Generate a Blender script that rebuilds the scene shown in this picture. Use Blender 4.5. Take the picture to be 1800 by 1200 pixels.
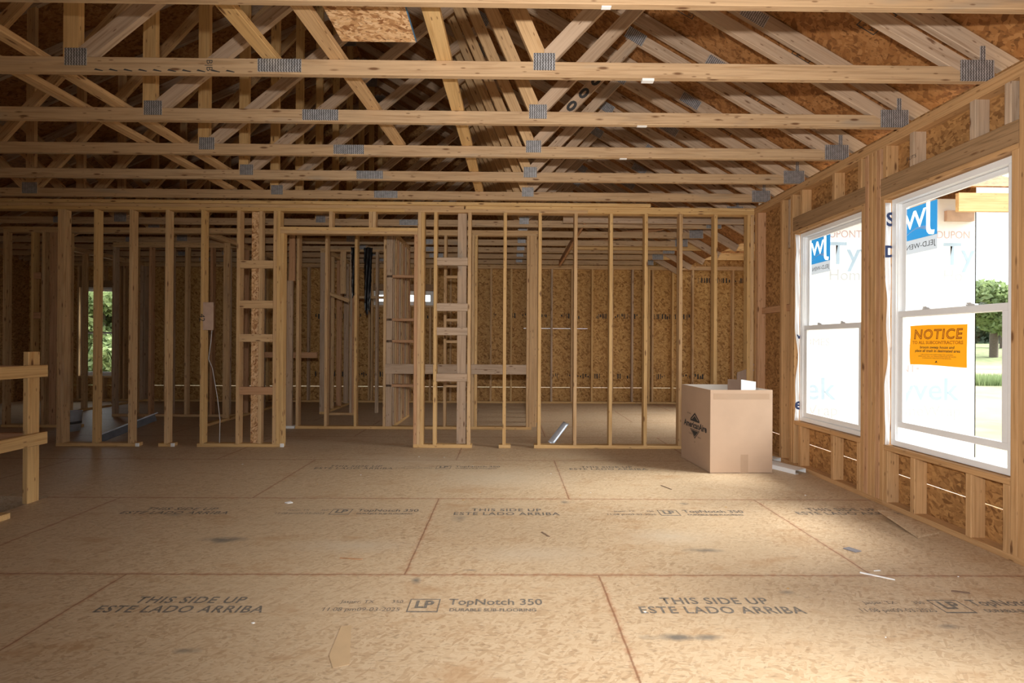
import bpy, math, random
from mathutils import Vector, Matrix
import numpy as np
for o in list(bpy.data.objects): bpy.data.objects.remove(o)
SC = bpy.context.scene; COL = SC.collection
R = random.Random(7)

# ------------------------------------------------------------------ camera
F_PX = 845.6
cd = bpy.data.cameras.new('camera'); cam = bpy.data.objects.new('camera', cd); COL.objects.link(cam)
cd.sensor_width = 36.0; cd.lens = F_PX / 1800 * 36.0
cd.shift_x = -0.79 / 1800; cd.shift_y = 1.55 / 1800
cd.clip_start = 0.05; cd.clip_end = 500
cam.matrix_world = (Matrix.Translation((0, 0, 1.2015)) @ Matrix.Rotation(-0.0081, 4, 'Z')
                    @ Matrix.Rotation(math.pi / 2 + 0.0018, 4, 'X') @ Matrix.Rotation(0.0062, 4, 'Z'))
SC.camera = cam
# ------------------------------------------------------------------ world, light, exposure
w = bpy.data.worlds.new('overcast_sky'); SC.world = w; w.use_nodes = True
bg = w.node_tree.nodes['Background']; bg.inputs[0].default_value = (0.90, 0.96, 1.0, 1); bg.inputs[1].default_value = 2.7
def lamp(name, kind, loc, energy, color=(1, 1, 1), aim=None, **kw):
    l = bpy.data.lights.new(name, kind); l.energy = energy; l.color = color
    for k, v in kw.items(): setattr(l, k, v)
    o = bpy.data.objects.new(name, l); COL.objects.link(o); o.location = loc
    if aim is not None: o.rotation_euler = (Vector(aim) - Vector(loc)).to_track_quat('-Z', 'Y').to_euler()
    return o
# the flash on the camera's hot shoe: every chord throws its shadow just below itself
lamp('camera_flash', 'SPOT', (0.0, -0.06, 1.46), 520, (1.0, 0.965, 0.92), (1.7, 5.0, 1.9), spot_size=math.radians(142), spot_blend=1.0, shadow_soft_size=0.03)
# bright patch of thin cloud to the right of the house, shining in through the two windows
lamp('hazy_sun', 'SUN', (12, 3, 9), 15.0, (1.0, 0.97, 0.91), (11, 3.1, 8.38), angle=math.radians(38))
# added fill lamp for daylight from assumed openings behind the photographer
lamp('rear_fill', 'AREA', (1.6, -2.35, 1.15), 12, (0.95, 0.97, 1.0), (1.4, 3, 0.3), shape='RECTANGLE', size=2.4, size_y=2.0)
SC.view_settings.view_transform = 'Standard'; SC.view_settings.look = 'None'
SC.view_settings.gamma = 1.0; SC.view_settings.exposure = 0.0; SC.view_settings.use_curve_mapping = False
SC.cycles.use_denoising = True; SC.cycles.max_bounces = 8; SC.cycles.transparent_max_bounces = 16
SC.cycles.sample_clamp_indirect = 6.0

# ------------------------------------------------------------------ material helpers
def mat(name):
    m = bpy.data.materials.new(name); m.use_nodes = True
    nt = m.node_tree; b = nt.nodes['Principled BSDF']
    return m, nt, b
def nd(nt, ty, ins=None, **props):
    n = nt.nodes.new(ty)
    for k, v in props.items(): setattr(n, k, v)
    for k, v in (ins or {}).items():
        s = n.inputs[k]
        if isinstance(v, bpy.types.NodeSocket): nt.links.new(v, s)
        else: s.default_value = v
    return n
def ramp(nt, fac, stops, interp='LINEAR'):
    n = nt.nodes.new('ShaderNodeValToRGB'); nt.links.new(fac, n.inputs[0]); n.color_ramp.interpolation = interp
    cr = n.color_ramp
    while len(cr.elements) < len(stops): cr.elements.new(0.5)
    for e, (p, c) in zip(cr.elements, stops): e.position = p; e.color = (c[0], c[1], c[2], 1)
    return n.outputs[0]
def mth(nt, op, a, b=0.0, c=0.0, clamp=False):
    n = nt.nodes.new('ShaderNodeMath'); n.operation = op; n.use_clamp = clamp
    for i, v in enumerate((a, b, c)):
        if isinstance(v, bpy.types.NodeSocket): nt.links.new(v, n.inputs[i])
        else: n.inputs[i].default_value = v
    return n.outputs[0]
def mix(nt, fac, a, b, mode='MIX'):
    n = nt.nodes.new('ShaderNodeMix'); n.data_type = 'RGBA'; n.blend_type = mode
    for i, v in ((0, fac), (6, a), (7, b)):
        if isinstance(v, bpy.types.NodeSocket): nt.links.new(v, n.inputs[i])
        else: n.inputs[i].default_value = v if i == 0 else (v[0], v[1], v[2], 1)
    return n.outputs[2]
def plain(name, col, rough=0.6, metal=0.0, **kw):
    m, nt, b = mat(name)
    b.inputs['Roughness'].default_value = rough; b.inputs['Metallic'].default_value = metal
    tc = nd(nt, 'ShaderNodeTexCoord')
    nz = nd(nt, 'ShaderNodeTexNoise', {'Vector': tc.outputs['Object'], 'Scale': kw.get('scale', 12.0), 'Detail': 4.0})
    v = kw.get('vary', 0.06)
    lo = tuple(c * (1 - v) for c in col); hi = tuple(min(1, c * (1 + v)) for c in col)
    nt.links.new(ramp(nt, nz.outputs[0], [(0.3, lo), (0.7, hi)]), b.inputs['Base Color'])
    if kw.get('emit'): b.inputs['Emission Color'].default_value = (*col, 1); b.inputs['Emission Strength'].default_value = kw['emit']
    return m
def wood(name, light, dark, stain=0.25):
    m, nt, b = mat(name); b.inputs['Roughness'].default_value = 0.62; b.inputs['Specular IOR Level'].default_value = 0.25
    tc = nd(nt, 'ShaderNodeTexCoord'); oi = nd(nt, 'ShaderNodeObjectInfo')
    off = nd(nt, 'ShaderNodeCombineXYZ', {0: mth(nt, 'MULTIPLY', oi.outputs['Random'], 37.0), 1: mth(nt, 'MULTIPLY', oi.outputs['Random'], 91.0), 2: mth(nt, 'MULTIPLY', oi.outputs['Random'], 53.0)})
    p = nd(nt, 'ShaderNodeVectorMath', {0: tc.outputs['Object'], 1: off.outputs[0]}, operation='ADD').outputs[0]
    g = nd(nt, 'ShaderNodeMapping', {'Vector': p, 'Scale': (1.3, 26.0, 26.0)}).outputs[0]
    n1 = nd(nt, 'ShaderNodeTexNoise', {'Vector': g, 'Scale': 1.6, 'Detail': 5.0, 'Roughness': 0.6, 'Distortion': 0.8}).outputs[0]
    c = ramp(nt, n1, [(0.30, dark), (0.50, light), (0.72, tuple(x * 1.08 for x in light))])
    c = mix(nt, mth(nt, 'MULTIPLY', oi.outputs['Random'], 0.45), c, (light[0] * 0.90, light[1] * 0.82, light[2] * 0.72))
    g2 = nd(nt, 'ShaderNodeMapping', {'Vector': p, 'Scale': (1.1, 5.0, 5.0)}).outputs[0]
    st = nd(nt, 'ShaderNodeTexNoise', {'Vector': g2, 'Scale': 1.3, 'Detail': 3.0}).outputs[0]
    c = mix(nt, mth(nt, 'MULTIPLY', mth(nt, 'SMOOTH_MIN', mth(nt, 'MULTIPLY_ADD', st, 6.0, -3.6, clamp=True), 1.0, 0.1), stain), c, (0.27, 0.24, 0.20))
    fg = nd(nt, 'ShaderNodeTexNoise', {'Vector': nd(nt, 'ShaderNodeMapping', {'Vector': p, 'Scale': (2.0, 90.0, 90.0)}).outputs[0], 'Scale': 1.0, 'Detail': 3.0}).outputs[0]
    c = mix(nt, mth(nt, 'MULTIPLY', mth(nt, 'MULTIPLY_ADD', fg, -5.0, 2.6, clamp=True), 0.35), c, tuple(x * 0.62 for x in dark))
    for sc_, thr, amt in (((5.0, 20.0, 20.0), 0.62, 0.9), ((11.0, 40.0, 40.0), 0.55, 0.7)):
        kn = nd(nt, 'ShaderNodeTexVoronoi', {'Vector': nd(nt, 'ShaderNodeMapping', {'Vector': p, 'Scale': sc_}).outputs[0], 'Scale': 1.0})
        on = mth(nt, 'GREATER_THAN', nd(nt, 'ShaderNodeSeparateColor', {0: kn.outputs['Color']}).outputs[0], thr)
        kf = mth(nt, 'MULTIPLY', mth(nt, 'MULTIPLY_ADD', kn.outputs['Distance'], -9.0, 1.9, clamp=True), on)
        c = mix(nt, mth(nt, 'MULTIPLY', kf, amt), c, (0.13, 0.055, 0.022))
    nt.links.new(c, b.inputs['Base Color'])
    bp = nd(nt, 'ShaderNodeBump', {'Height': n1, 'Strength': 0.12, 'Distance': 0.004}); nt.links.new(bp.outputs[0], b.inputs['Normal'])
    return m
def osb(name, tones, scale=(16, 50, 50), contrast=1.0, dark=0.5):
    """strand board: long flakes laid at several angles, tones = dark, mid, light"""
    m, nt, b = mat(name); b.inputs['Roughness'].default_value = 0.6; b.inputs['Specular IOR Level'].default_value = 0.2
    tc = nd(nt, 'ShaderNodeTexCoord').outputs['Object']
    wob = nd(nt, 'ShaderNodeTexNoise', {'Vector': tc, 'Scale': 7.0, 'Detail': 2.0})
    tcw = nd(nt, 'ShaderNodeVectorMath', {0: tc, 1: nd(nt, 'ShaderNodeVectorMath', {0: wob.outputs['Color'], 3: 0.06}, operation='SCALE').outputs[0]}, operation='ADD').outputs[0]
    rots = [(0, 0, 0), (0.5, 0.6, 0.6), (-0.5, -0.7, -0.6)]
    cols = []
    for k, r in enumerate(rots):
        mp = nd(nt, 'ShaderNodeMapping', {'Vector': tcw, 'Rotation': r}).outputs[0]
        mp = nd(nt, 'ShaderNodeMapping', {'Vector': mp, 'Scale': scale, 'Location': (k * 3.3, k * 1.7, k * 5.1)}).outputs[0]
        v = nd(nt, 'ShaderNodeTexVoronoi', {'Vector': mp, 'Scale': 1.0, 'Randomness': 1.0})
        s = nd(nt, 'ShaderNodeSeparateColor', {0: v.outputs['Color']})
        cols.append((ramp(nt, s.outputs[0], [(0.0, tones[0]), (0.35, tones[1]), (1.0, tones[2])]), s.outputs[1]))
    c = mix(nt, mth(nt, 'GREATER_THAN', cols[1][1], 0.5), cols[0][0], cols[1][0])
    c = mix(nt, mth(nt, 'GREATER_THAN', cols[2][1], 0.62), c, cols[2][0])
    c = mix(nt, 1 - contrast, c, tones[1])
    fine = nd(nt, 'ShaderNodeTexNoise', {'Vector': nd(nt, 'ShaderNodeMapping', {'Vector': tcw, 'Scale': tuple(x * 1.6 for x in scale)}).outputs[0], 'Scale': 1.0, 'Detail': 4.0}).outputs[0]
    c = mix(nt, mth(nt, 'MULTIPLY', mth(nt, 'MULTIPLY_ADD', fine, -7.0, 3.1, clamp=True), dark), c, tuple(x * 0.42 for x in tones[0]))
    nt.links.new(c, b.inputs['Base Color'])
    return m, nt, b, c, tc

WOOD = wood('pine_lumber', (0.60, 0.40, 0.215), (0.42, 0.245, 0.11), 0.35)
WOODY = wood('fresh_yellow_pine', (0.64, 0.42, 0.19), (0.50, 0.29, 0.11), 0.05)
WOODR = wood('reddish_fir', (0.52, 0.30, 0.165), (0.38, 0.19, 0.09), 0.3)
WOODD = wood('stained_header_lumber', (0.34, 0.21, 0.11), (0.23, 0.14, 0.07), 0.6)
WOODC = wood('chord_lumber', (0.50, 0.345, 0.205), (0.33, 0.20, 0.105), 0.75)
WOODO = wood('orange_brown_lumber', (0.54, 0.325, 0.155), (0.38, 0.205, 0.085), 0.2)  # darker lumber for the right wall: the grazing flash is put into its colour
WOODG = wood('weathered_truss_lumber', (0.50, 0.37, 0.265), (0.35, 0.235, 0.15), 0.8)
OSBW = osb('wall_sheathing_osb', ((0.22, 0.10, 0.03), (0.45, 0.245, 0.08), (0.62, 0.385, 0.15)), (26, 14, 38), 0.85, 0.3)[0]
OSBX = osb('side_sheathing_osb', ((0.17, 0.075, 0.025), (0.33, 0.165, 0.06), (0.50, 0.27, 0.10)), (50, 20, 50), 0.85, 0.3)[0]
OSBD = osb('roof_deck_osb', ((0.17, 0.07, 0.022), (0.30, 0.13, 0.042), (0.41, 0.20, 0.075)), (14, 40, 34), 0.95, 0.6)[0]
OSBC = osb('attic_panel_osb', ((0.30, 0.13, 0.05), (0.62, 0.36, 0.17), (0.80, 0.55, 0.32)), (26, 60, 60), 1.0, 0.7)[0]
# floor: sanded subfloor with sheet seams, smudges and dust
FLM, nt, b, c, tc = osb('subfloor_osb', ((0.37, 0.24, 0.135), (0.53, 0.385, 0.245), (0.64, 0.505, 0.35)), (17, 80, 80), 0.55, 0.5)
sp = nd(nt, 'ShaderNodeSeparateXYZ', {0: tc})
X_, Y_ = sp.outputs[0], sp.outputs[1]
nz = nd(nt, 'ShaderNodeTexNoise', {'Vector': tc, 'Scale': 1.1, 'Detail': 5.0, 'Roughness': 0.6}).outputs[0]
c = mix(nt, mth(nt, 'MULTIPLY', mth(nt, 'MULTIPLY_ADD', nz, 5.0, -2.2, clamp=True), 0.45), c, (0.52, 0.40, 0.27))
ntr = nd(nt, 'ShaderNodeTexNoise', {'Vector': nd(nt, 'ShaderNodeMapping', {'Vector': tc, 'Scale': (1.0, 2.6, 1.0)}).outputs[0], 'Scale': 1.9, 'Detail': 6.0, 'Roughness': 0.65}).outputs[0]
c = mix(nt, mth(nt, 'MULTIPLY', mth(nt, 'MULTIPLY_ADD', ntr, -7.0, 3.2, clamp=True), 0.45), c, (0.38, 0.205, 0.09))
wv = mth(nt, 'MULTIPLY', nd(nt, 'ShaderNodeTexNoise', {'Vector': tc, 'Scale': 9.0, 'Detail': 3.0}).outputs[0], 0.010)
ry = mth(nt, 'DIVIDE', mth(nt, 'ADD', mth(nt, 'SUBTRACT', Y_, 2.5035), wv), 1.2192)
row = mth(nt, 'FLOOR', ry)
dy = mth(nt, 'MULTIPLY', mth(nt, 'ABSOLUTE', mth(nt, 'SUBTRACT', mth(nt, 'FRACT', mth(nt, 'ADD', ry, 0.5)), 0.5)), 1.2192)
par = mth(nt, 'ABSOLUTE', mth(nt, 'MODULO', row, 2.0))
x0 = mth(nt, 'MULTIPLY_ADD', par, 1.006, -0.525)
rx = mth(nt, 'DIVIDE', mth(nt, 'ADD', mth(nt, 'SUBTRACT', X_, x0), wv), 2.4384)
dx = mth(nt, 'MULTIPLY', mth(nt, 'ABSOLUTE', mth(nt, 'SUBTRACT', mth(nt, 'FRACT', mth(nt, 'ADD', rx, 0.5)), 0.5)), 2.4384)
dm = mth(nt, 'MINIMUM', dx, dy)
seam = mth(nt, 'MULTIPLY_ADD', dm, -210.0, 1.4, clamp=True)
halo = mth(nt, 'MULTIPLY', mth(nt, 'MULTIPLY_ADD', dm, -38.0, 1.0, clamp=True), mth(nt, 'MULTIPLY', mth(nt, 'MULTIPLY_ADD', nd(nt, 'ShaderNodeTexNoise', {'Vector': tc, 'Scale': 30.0, 'Detail': 4.0}).outputs[0], 5.0, -2.0, clamp=True), 0.7))
c = mix(nt, halo, c, (0.40, 0.19, 0.10)); c = mix(nt, mth(nt, 'MULTIPLY', seam, 0.72), c, (0.20, 0.085, 0.045))
nsm = nd(nt, 'ShaderNodeTexNoise', {'Vector': tc, 'Scale': 14.0, 'Detail': 4.0}).outputs[0]
for (sx, sy, rx_, ry_, st) in ((-1.72, 2.93, 0.16, 0.05, .85), (1.16, 2.80, 0.13, 0.035, .7), (0.70, 1.97, 0.14, 0.028, .85), (0.82, 1.97, 0.08, 0.022, .6), (-1.25, 1.88, .06, .02, .6), (-.46, 2.44, .03, .04, .8), (2.25, 1.75, .06, .02, .8), (-.33, 3.3, .05, .07, .5),
                               (-2.3, 3.35, .12, .04, .4), (2.9, 1.95, .04, .02, .7), (1.36, 2.33, .05, .02, .6), (1.9, 2.05, .06, .02, .6), (0.43, 3.65, .04, .04, .7), (1.33, 3.62, .04, .03, .5), (-.2, 2.55, .05, .01, .6)):
    d = mth(nt, 'SQRT', mth(nt, 'ADD', mth(nt, 'POWER', mth(nt, 'DIVIDE', mth(nt, 'ABSOLUTE', mth(nt, 'SUBTRACT', X_, sx)), rx_), 2.0), mth(nt, 'POWER', mth(nt, 'DIVIDE', mth(nt, 'ABSOLUTE', mth(nt, 'SUBTRACT', Y_, sy)), ry_), 2.0)))
    f = mth(nt, 'MULTIPLY', mth(nt, 'MULTIPLY_ADD', d, -1.0, mth(nt, 'MULTIPLY_ADD', nsm, 1.6, 0.25), clamp=True), st)
    c = mix(nt, f, c, (0.13, 0.125, 0.115))
for (sx, sy, rx_, ry_, st) in ((-.1, 4.3, .9, .5, .5), (-.9, 2.85, .5, .12, .6), (.12, 2.75, .5, .14, .5), (1.0, 3.0, .4, .15, .6), (-.9, 4.9, 1.2, .4, .4)):
    d = mth(nt, 'SQRT', mth(nt, 'ADD', mth(nt, 'POWER', mth(nt, 'DIVIDE', mth(nt, 'ABSOLUTE', mth(nt, 'SUBTRACT', X_, sx)), rx_), 2.0), mth(nt, 'POWER', mth(nt, 'DIVIDE', mth(nt, 'ABSOLUTE', mth(nt, 'SUBTRACT', Y_, sy)), ry_), 2.0)))
    f = mth(nt, 'MULTIPLY', mth(nt, 'MULTIPLY_ADD', d, -1.0, mth(nt, 'MULTIPLY_ADD', nsm, 0.8, 0.55), clamp=True), st)
    c = mix(nt, f, c, (0.56, 0.47, 0.36))
nt.links.new(c, b.inputs['Base Color']); b.inputs['Roughness'].default_value = 0.5

# galvanised truss plate: rows of punched slots
PLATE, nt, b = mat('galvanised_plate'); tc = nd(nt, 'ShaderNodeTexCoord').outputs['Object']
sp = nd(nt, 'ShaderNodeSeparateXYZ', {0: tc})
fx = mth(nt, 'ABSOLUTE', mth(nt, 'SUBTRACT', mth(nt, 'FRACT', mth(nt, 'DIVIDE', sp.outputs[0], 0.016)), 0.5))
sh = mth(nt, 'MULTIPLY', mth(nt, 'FLOOR', mth(nt, 'DIVIDE', sp.outputs[0], 0.008)), 0.5)
fy = mth(nt, 'ABSOLUTE', mth(nt, 'SUBTRACT', mth(nt, 'FRACT', mth(nt, 'ADD', mth(nt, 'DIVIDE', sp.outputs[1], 0.018), sh)), 0.5))
slot = mth(nt, 'MULTIPLY', mth(nt, 'LESS_THAN', fx, 0.27), mth(nt, 'LESS_THAN', fy, 0.36))
nz = nd(nt, 'ShaderNodeTexNoise', {'Vector': tc, 'Scale': 30.0}).outputs[0]
nt.links.new(mix(nt, slot, ramp(nt, nz, [(0.3, (0.38, 0.39, 0.41)), (0.7, (0.62, 0.63, 0.66))]), (0.08, 0.07, 0.065)), b.inputs['Base Color'])
b.inputs['Metallic'].default_value = 0.55; b.inputs['Roughness'].default_value = 0.5

VINYL = plain('white_vinyl', (0.80, 0.81, 0.82), 0.35, vary=0.02)
WRAP = plain('house_wrap', (0.84, 0.85, 0.87), 0.7, vary=0.03, scale=5)
INK = plain('black_ink', (0.035, 0.033, 0.033), 0.8)
FLINK = plain('faded_floor_ink', (0.17, 0.145, 0.12), 0.8, vary=0.4, scale=60)
REDINK = plain('red_crayon', (0.45, 0.06, 0.04), 0.8)
BLUE = plain('wrap_blue_ink', (0.36, 0.47, 0.58), 0.7)
GREYINK = plain('wrap_grey_ink', (0.45, 0.47, 0.50), 0.7)
PINK = plain('wrap_pink_ink', (0.55, 0.40, 0.40), 0.7)
NAVY = plain('dark_blue_ink', (0.03, 0.05, 0.14), 0.7)
STEEL = plain('shiny_sheet_steel', (0.66, 0.74, 0.84), 0.3, 0.45, vary=0.1)  # pale blue base colour stands in for the daylight reflected by the metal
DARKSTEEL = plain('dull_dark_metal', (0.10, 0.10, 0.11), 0.4, 0.7, vary=0.2)
BLACKPL = plain('black_plastic_film', (0.012, 0.011, 0.012), 0.25)
BPAINT = plain('blue_edge_paint', (0.06, 0.17, 0.30), 0.7)
CARD = plain('kraft_cardboard', (0.47, 0.325, 0.225), 0.75, vary=0.05, scale=4)
CARDIN = plain('pale_cardboard_liner', (0.62, 0.56, 0.50), 0.8, vary=0.03)
CARDDK = plain('brown_cardboard', (0.20, 0.125, 0.085), 0.8, vary=0.05)
TAPE = plain('clear_packing_tape', (0.42, 0.29, 0.20), 0.2, vary=0.03)
WHITE = plain('white_paper', (0.80, 0.80, 0.80), 0.7, vary=0.03)
WIREM = plain('white_cable_jacket', (0.55, 0.55, 0.55), 0.5)
PLY = plain('pinkish_plywood', (0.52, 0.36, 0.27), 0.7, vary=0.12)
OCHRE = plain('brown_sign_ink', (0.30, 0.07, 0.01), 0.8)
LOCKM = plain('white_sash_lock', (0.62, 0.63, 0.65), 0.35)
BARKM = plain('tree_bark', (0.12, 0.09, 0.07), 0.9, vary=0.3)
def translucent(name, col, amt):
    m, nt, b = mat(name); b.inputs['Base Color'].default_value = (*col, 1); b.inputs['Roughness'].default_value = 0.6
    t = nd(nt, 'ShaderNodeBsdfTranslucent', {'Color': (*col, 1)}); mx = nd(nt, 'ShaderNodeMixShader', {0: amt, 1: b.outputs[0], 2: t.outputs[0]})
    nt.links.new(mx.outputs[0], nt.nodes['Material Output'].inputs[0]); return m
SIGN = translucent('orange_sign_paper', (0.90, 0.36, 0.008), 0.10)
STKB = translucent('blue_sticker_film', (0.10, 0.42, 0.66), 0.5)
STKW = translucent('white_sticker_film', (0.85, 0.88, 0.9), 0.7)
STKG = translucent('grey_sticker_film', (0.55, 0.57, 0.60), 0.6)
LEAF = translucent('green_leaves', (0.25, 0.32, 0.14), 0.4)
LEAFD = translucent('dark_green_leaves', (0.09, 0.13, 0.08), 0.25)
GRASSM = translucent('grass_blades', (0.26, 0.33, 0.15), 0.3)
GL, nt, b = mat('window_glass')
lw = nd(nt, 'ShaderNodeLayerWeight', {'Blend': 0.5}); lf = mth(nt, 'MULTIPLY_ADD', mth(nt, 'POWER', lw.outputs['Facing'], 5.0), 0.5, 0.04); tr = nd(nt, 'ShaderNodeBsdfTransparent', {'Color': (0.97, 0.985, 0.98, 1)}); gs = nd(nt, 'ShaderNodeBsdfGlossy', {'Roughness': 0.02})
nt.links.new(nd(nt, 'ShaderNodeMixShader', {0: lf, 1: tr.outputs[0], 2: gs.outputs[0]}).outputs[0], nt.nodes['Material Output'].inputs[0])
GND, nt, b = mat('dirt_yard'); tc = nd(nt, 'ShaderNodeTexCoord').outputs['Object']
n1 = nd(nt, 'ShaderNodeTexNoise', {'Vector': tc, 'Scale': 0.28, 'Detail': 6.0, 'Roughness': 0.65}).outputs[0]
n2 = nd(nt, 'ShaderNodeTexNoise', {'Vector': tc, 'Scale': 5.0, 'Detail': 6.0}).outputs[0]
c = ramp(nt, n1, [(0.42, (0.34, 0.265, 0.185)), (0.54, (0.29, 0.26, 0.15)), (0.62, (0.19, 0.23, 0.10))])
nt.links.new(mix(nt, mth(nt, 'MULTIPLY', n2, 0.4), c, (0.30, 0.22, 0.15)), b.inputs['Base Color']); b.inputs['Roughness'].default_value = 0.9

# ------------------------------------------------------------------ object helpers
def tagit(o, label=None, cat=None, group=None, kind=None):
    if label: o['label'] = label
    if cat: o['category'] = cat
    if group: o['group'] = group
    if kind: o['kind'] = kind
    return o
def root(name, loc, label=None, cat=None, group=None, kind=None):
    o = bpy.data.objects.new(name, None); COL.objects.link(o); o.location = loc; o.empty_display_size = 0.1
    return tagit(o, label, cat, group, kind)
def link(name, me, M, parent=None):
    o = bpy.data.objects.new(name, me); COL.objects.link(o)
    if parent is not None:
        o.parent = parent
        base = parent.matrix_basis.copy(); q = parent.parent
        while q is not None: base = q.matrix_basis @ base; q = q.parent
        M = base.inverted() @ M
    o.matrix_basis = M; return o
_bc = {}
def board_mesh(L, w, t, m):
    k = (round(L, 4), round(w, 4), round(t, 4), m.name)
    if k in _bc: return _bc[k]
    ch = min(0.0028, w * 0.2, t * 0.2); a, b_ = w / 2, t / 2
    sec = [(-a + ch, -b_), (a - ch, -b_), (a, -b_ + ch), (a, b_ - ch), (a - ch, b_), (-a + ch, b_), (-a, b_ - ch), (-a, -b_ + ch)]
    vs = [(0, y, z) for y, z in sec] + [(L, y, z) for y, z in sec]
    fs = [tuple(reversed(range(8))), tuple(range(8, 16))] + [(i, (i + 1) % 8, 8 + (i + 1) % 8, 8 + i) for i in range(8)]
    fs = [tuple(reversed(f)) if i > 1 else f for i, f in enumerate(fs)]
    me = bpy.data.meshes.new('board'); me.from_pydata(vs, [], fs); me.materials.append(m); me.validate(); me.update(); 
    import bmesh
    bm = bmesh.new(); bm.from_mesh(me); bmesh.ops.recalc_face_normals(bm, faces=bm.faces); bm.to_mesh(me); bm.free()
    _bc[k] = me; return me
def board(name, p0, p1, w=0.089, t=0.038, flat=(0, 1, 0), parent=None, m=None, label=None):
    """lumber from p0 to p1 (centre line); thickness t lies along `flat`, width w across it"""
    p0, p1 = Vector(p0), Vector(p1); ax = (p1 - p0); L = ax.length; ax.normalize()
    z = Vector(flat); z = (z - ax * z.dot(ax)).normalized(); y = z.cross(ax)
    M = Matrix((ax, y, z)).transposed().to_4x4(); M.translation = p0
    o = link(name, board_mesh(L, w, t, m or WOOD), M, parent)
    if label: o['label'] = label
    return o
def V(name, x, y, z0, z1, parent, face='y', m=None, w=0.089, t=0.038, label=None):
    """upright: face='y' -> 38 mm toward the camera (x..x+t, y..y+w); face='x' -> 38 mm toward the side (x..x+w, y..y+t);
    face='f' -> wide face to the camera (x..x+w, y..y+t)"""
    if face == 'y': return board(name, (x + t / 2, y + w / 2, z0), (x + t / 2, y + w / 2, z1), w, t, (1, 0, 0), parent, m, label)
    return board(name, (x + w / 2, y + t / 2, z0), (x + w / 2, y + t / 2, z1), w, t, (0, 1, 0), parent, m, label)
def H(name, x0, x1, y, z, parent, face='edge', m=None, w=0.089, t=0.038, label=None):
    """horizontal along X. 'flat' = plate lying flat (y..y+w, z..z+t); 'edge' = wide face to the camera (y..y+t, z..z+w)"""
    if face == 'flat': return board(name, (x0, y + w / 2, z + t / 2), (x1, y + w / 2, z + t / 2), w, t, (0, 0, 1), parent, m, label)
    return board(name, (x0, y + t / 2, z + w / 2), (x1, y + t / 2, z + w / 2), w, t, (0, 1, 0), parent, m, label)
def HY(name, y0, y1, x, z, parent, face='flat', m=None, w=0.089, t=0.038, label=None):
    if face == 'flat': return board(name, (x + w / 2, y0, z + t / 2), (x + w / 2, y1, z + t / 2), w, t, (0, 0, 1), parent, m, label)
    return board(name, (x + t / 2, y0, z + w / 2), (x + t / 2, y1, z + w / 2), w, t, (1, 0, 0), parent, m, label)
def boxes_mesh(bl):
    vs, fs = [], []
    for (x0, x1, y0, y1, z0, z1) in bl:
        n = len(vs)
        vs += [(x0, y0, z0), (x1, y0, z0), (x1, y1, z0), (x0, y1, z0), (x0, y0, z1), (x1, y0, z1), (x1, y1, z1), (x0, y1, z1)]
        fs += [tuple(n + i for i in f) for f in ((0, 3, 2, 1), (4, 5, 6, 7), (0, 1, 5, 4), (1, 2, 6, 5), (2, 3, 7, 6), (3, 0, 4, 7))]
    return vs, fs
def mesh(name, vs, fs, m, parent=None, M=None, smooth=False):
    me = bpy.data.meshes.new(name); me.from_pydata(vs, [], fs); me.materials.append(m); me.update()
    if smooth:
        for p in me.polygons: p.use_smooth = True
    return link(name, me, M or Matrix(), parent)
def boxes(name, bl, m, parent=None, M=None):
    return mesh(name, *boxes_mesh(bl), m, parent, M)
def bevel(o, wd=0.004, seg=2):
    b = o.modifiers.new('bevel', 'BEVEL'); b.width = wd; b.segments = seg; b.limit_method = 'ANGLE'; return o
def cut_cells(u0, u1, bands, holes):
    """rectangles (u,z) of the bands minus the holes"""
    out = []
    for z0, z1 in bands:
        us = sorted({u0, u1} | {h[i] for h in holes for i in (0, 1) if u0 < h[i] < u1}); zs = sorted({z0, z1} | {h[i] for h in holes for i in (2, 3) if z0 < h[i] < z1})
        for a, b_ in zip(us, us[1:]):
            for c_, d in zip(zs, zs[1:]):
                mu, mz = (a + b_) / 2, (c_ + d) / 2
                if not any(h[0] < mu < h[1] and h[2] < mz < h[3] for h in holes): out.append((a, b_, c_, d))
    return out
def text(name, s, size, M, m, parent=None, align='CENTER', outline=False, shear=0.0, bold=0.0, width=1.0, spacing=1.0):
    cu = bpy.data.curves.new('t', 'FONT'); cu.body = s; cu.size = size; cu.align_x = align; cu.align_y = 'CENTER'; cu.shear = shear
    cu.offset = bold; cu.space_character = spacing; cu.resolution_u = 3
    if outline: cu.fill_mode = 'NONE'; cu.bevel_depth = size * 0.028; cu.bevel_resolution = 0
    to = bpy.data.objects.new('t', cu); COL.objects.link(to)
    dg = bpy.context.evaluated_depsgraph_get(); dg.update()
    me = bpy.data.meshes.new_from_object(to.evaluated_get(dg)); me.name = name
    bpy.data.objects.remove(to); bpy.data.curves.remove(cu)
    me.materials.clear(); me.materials.append(m)
    if outline:
        for v in me.vertices: v.co.z *= 0.15
    return link(name, me, M @ Matrix.Diagonal((width, 1, 1, 1)), parent)
def frame3(o, x, y, n=None):
    x, y = Vector(x), Vector(y); n = x.cross(y)
    M = Matrix((x, y, n)).transposed().to_4x4(); M.translation = Vector(o); return M
FL = lambda x, y: frame3((x, y, 0.0012), (1, 0, 0), (0, 1, 0))
SIDE = lambda x, y, z: frame3((x, y, z), (0, -1, 0), (0, 0, 1))
BACK = lambda x, y, z: frame3((x, y, z), (1, 0, 0), (0, 0, 1))
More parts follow.
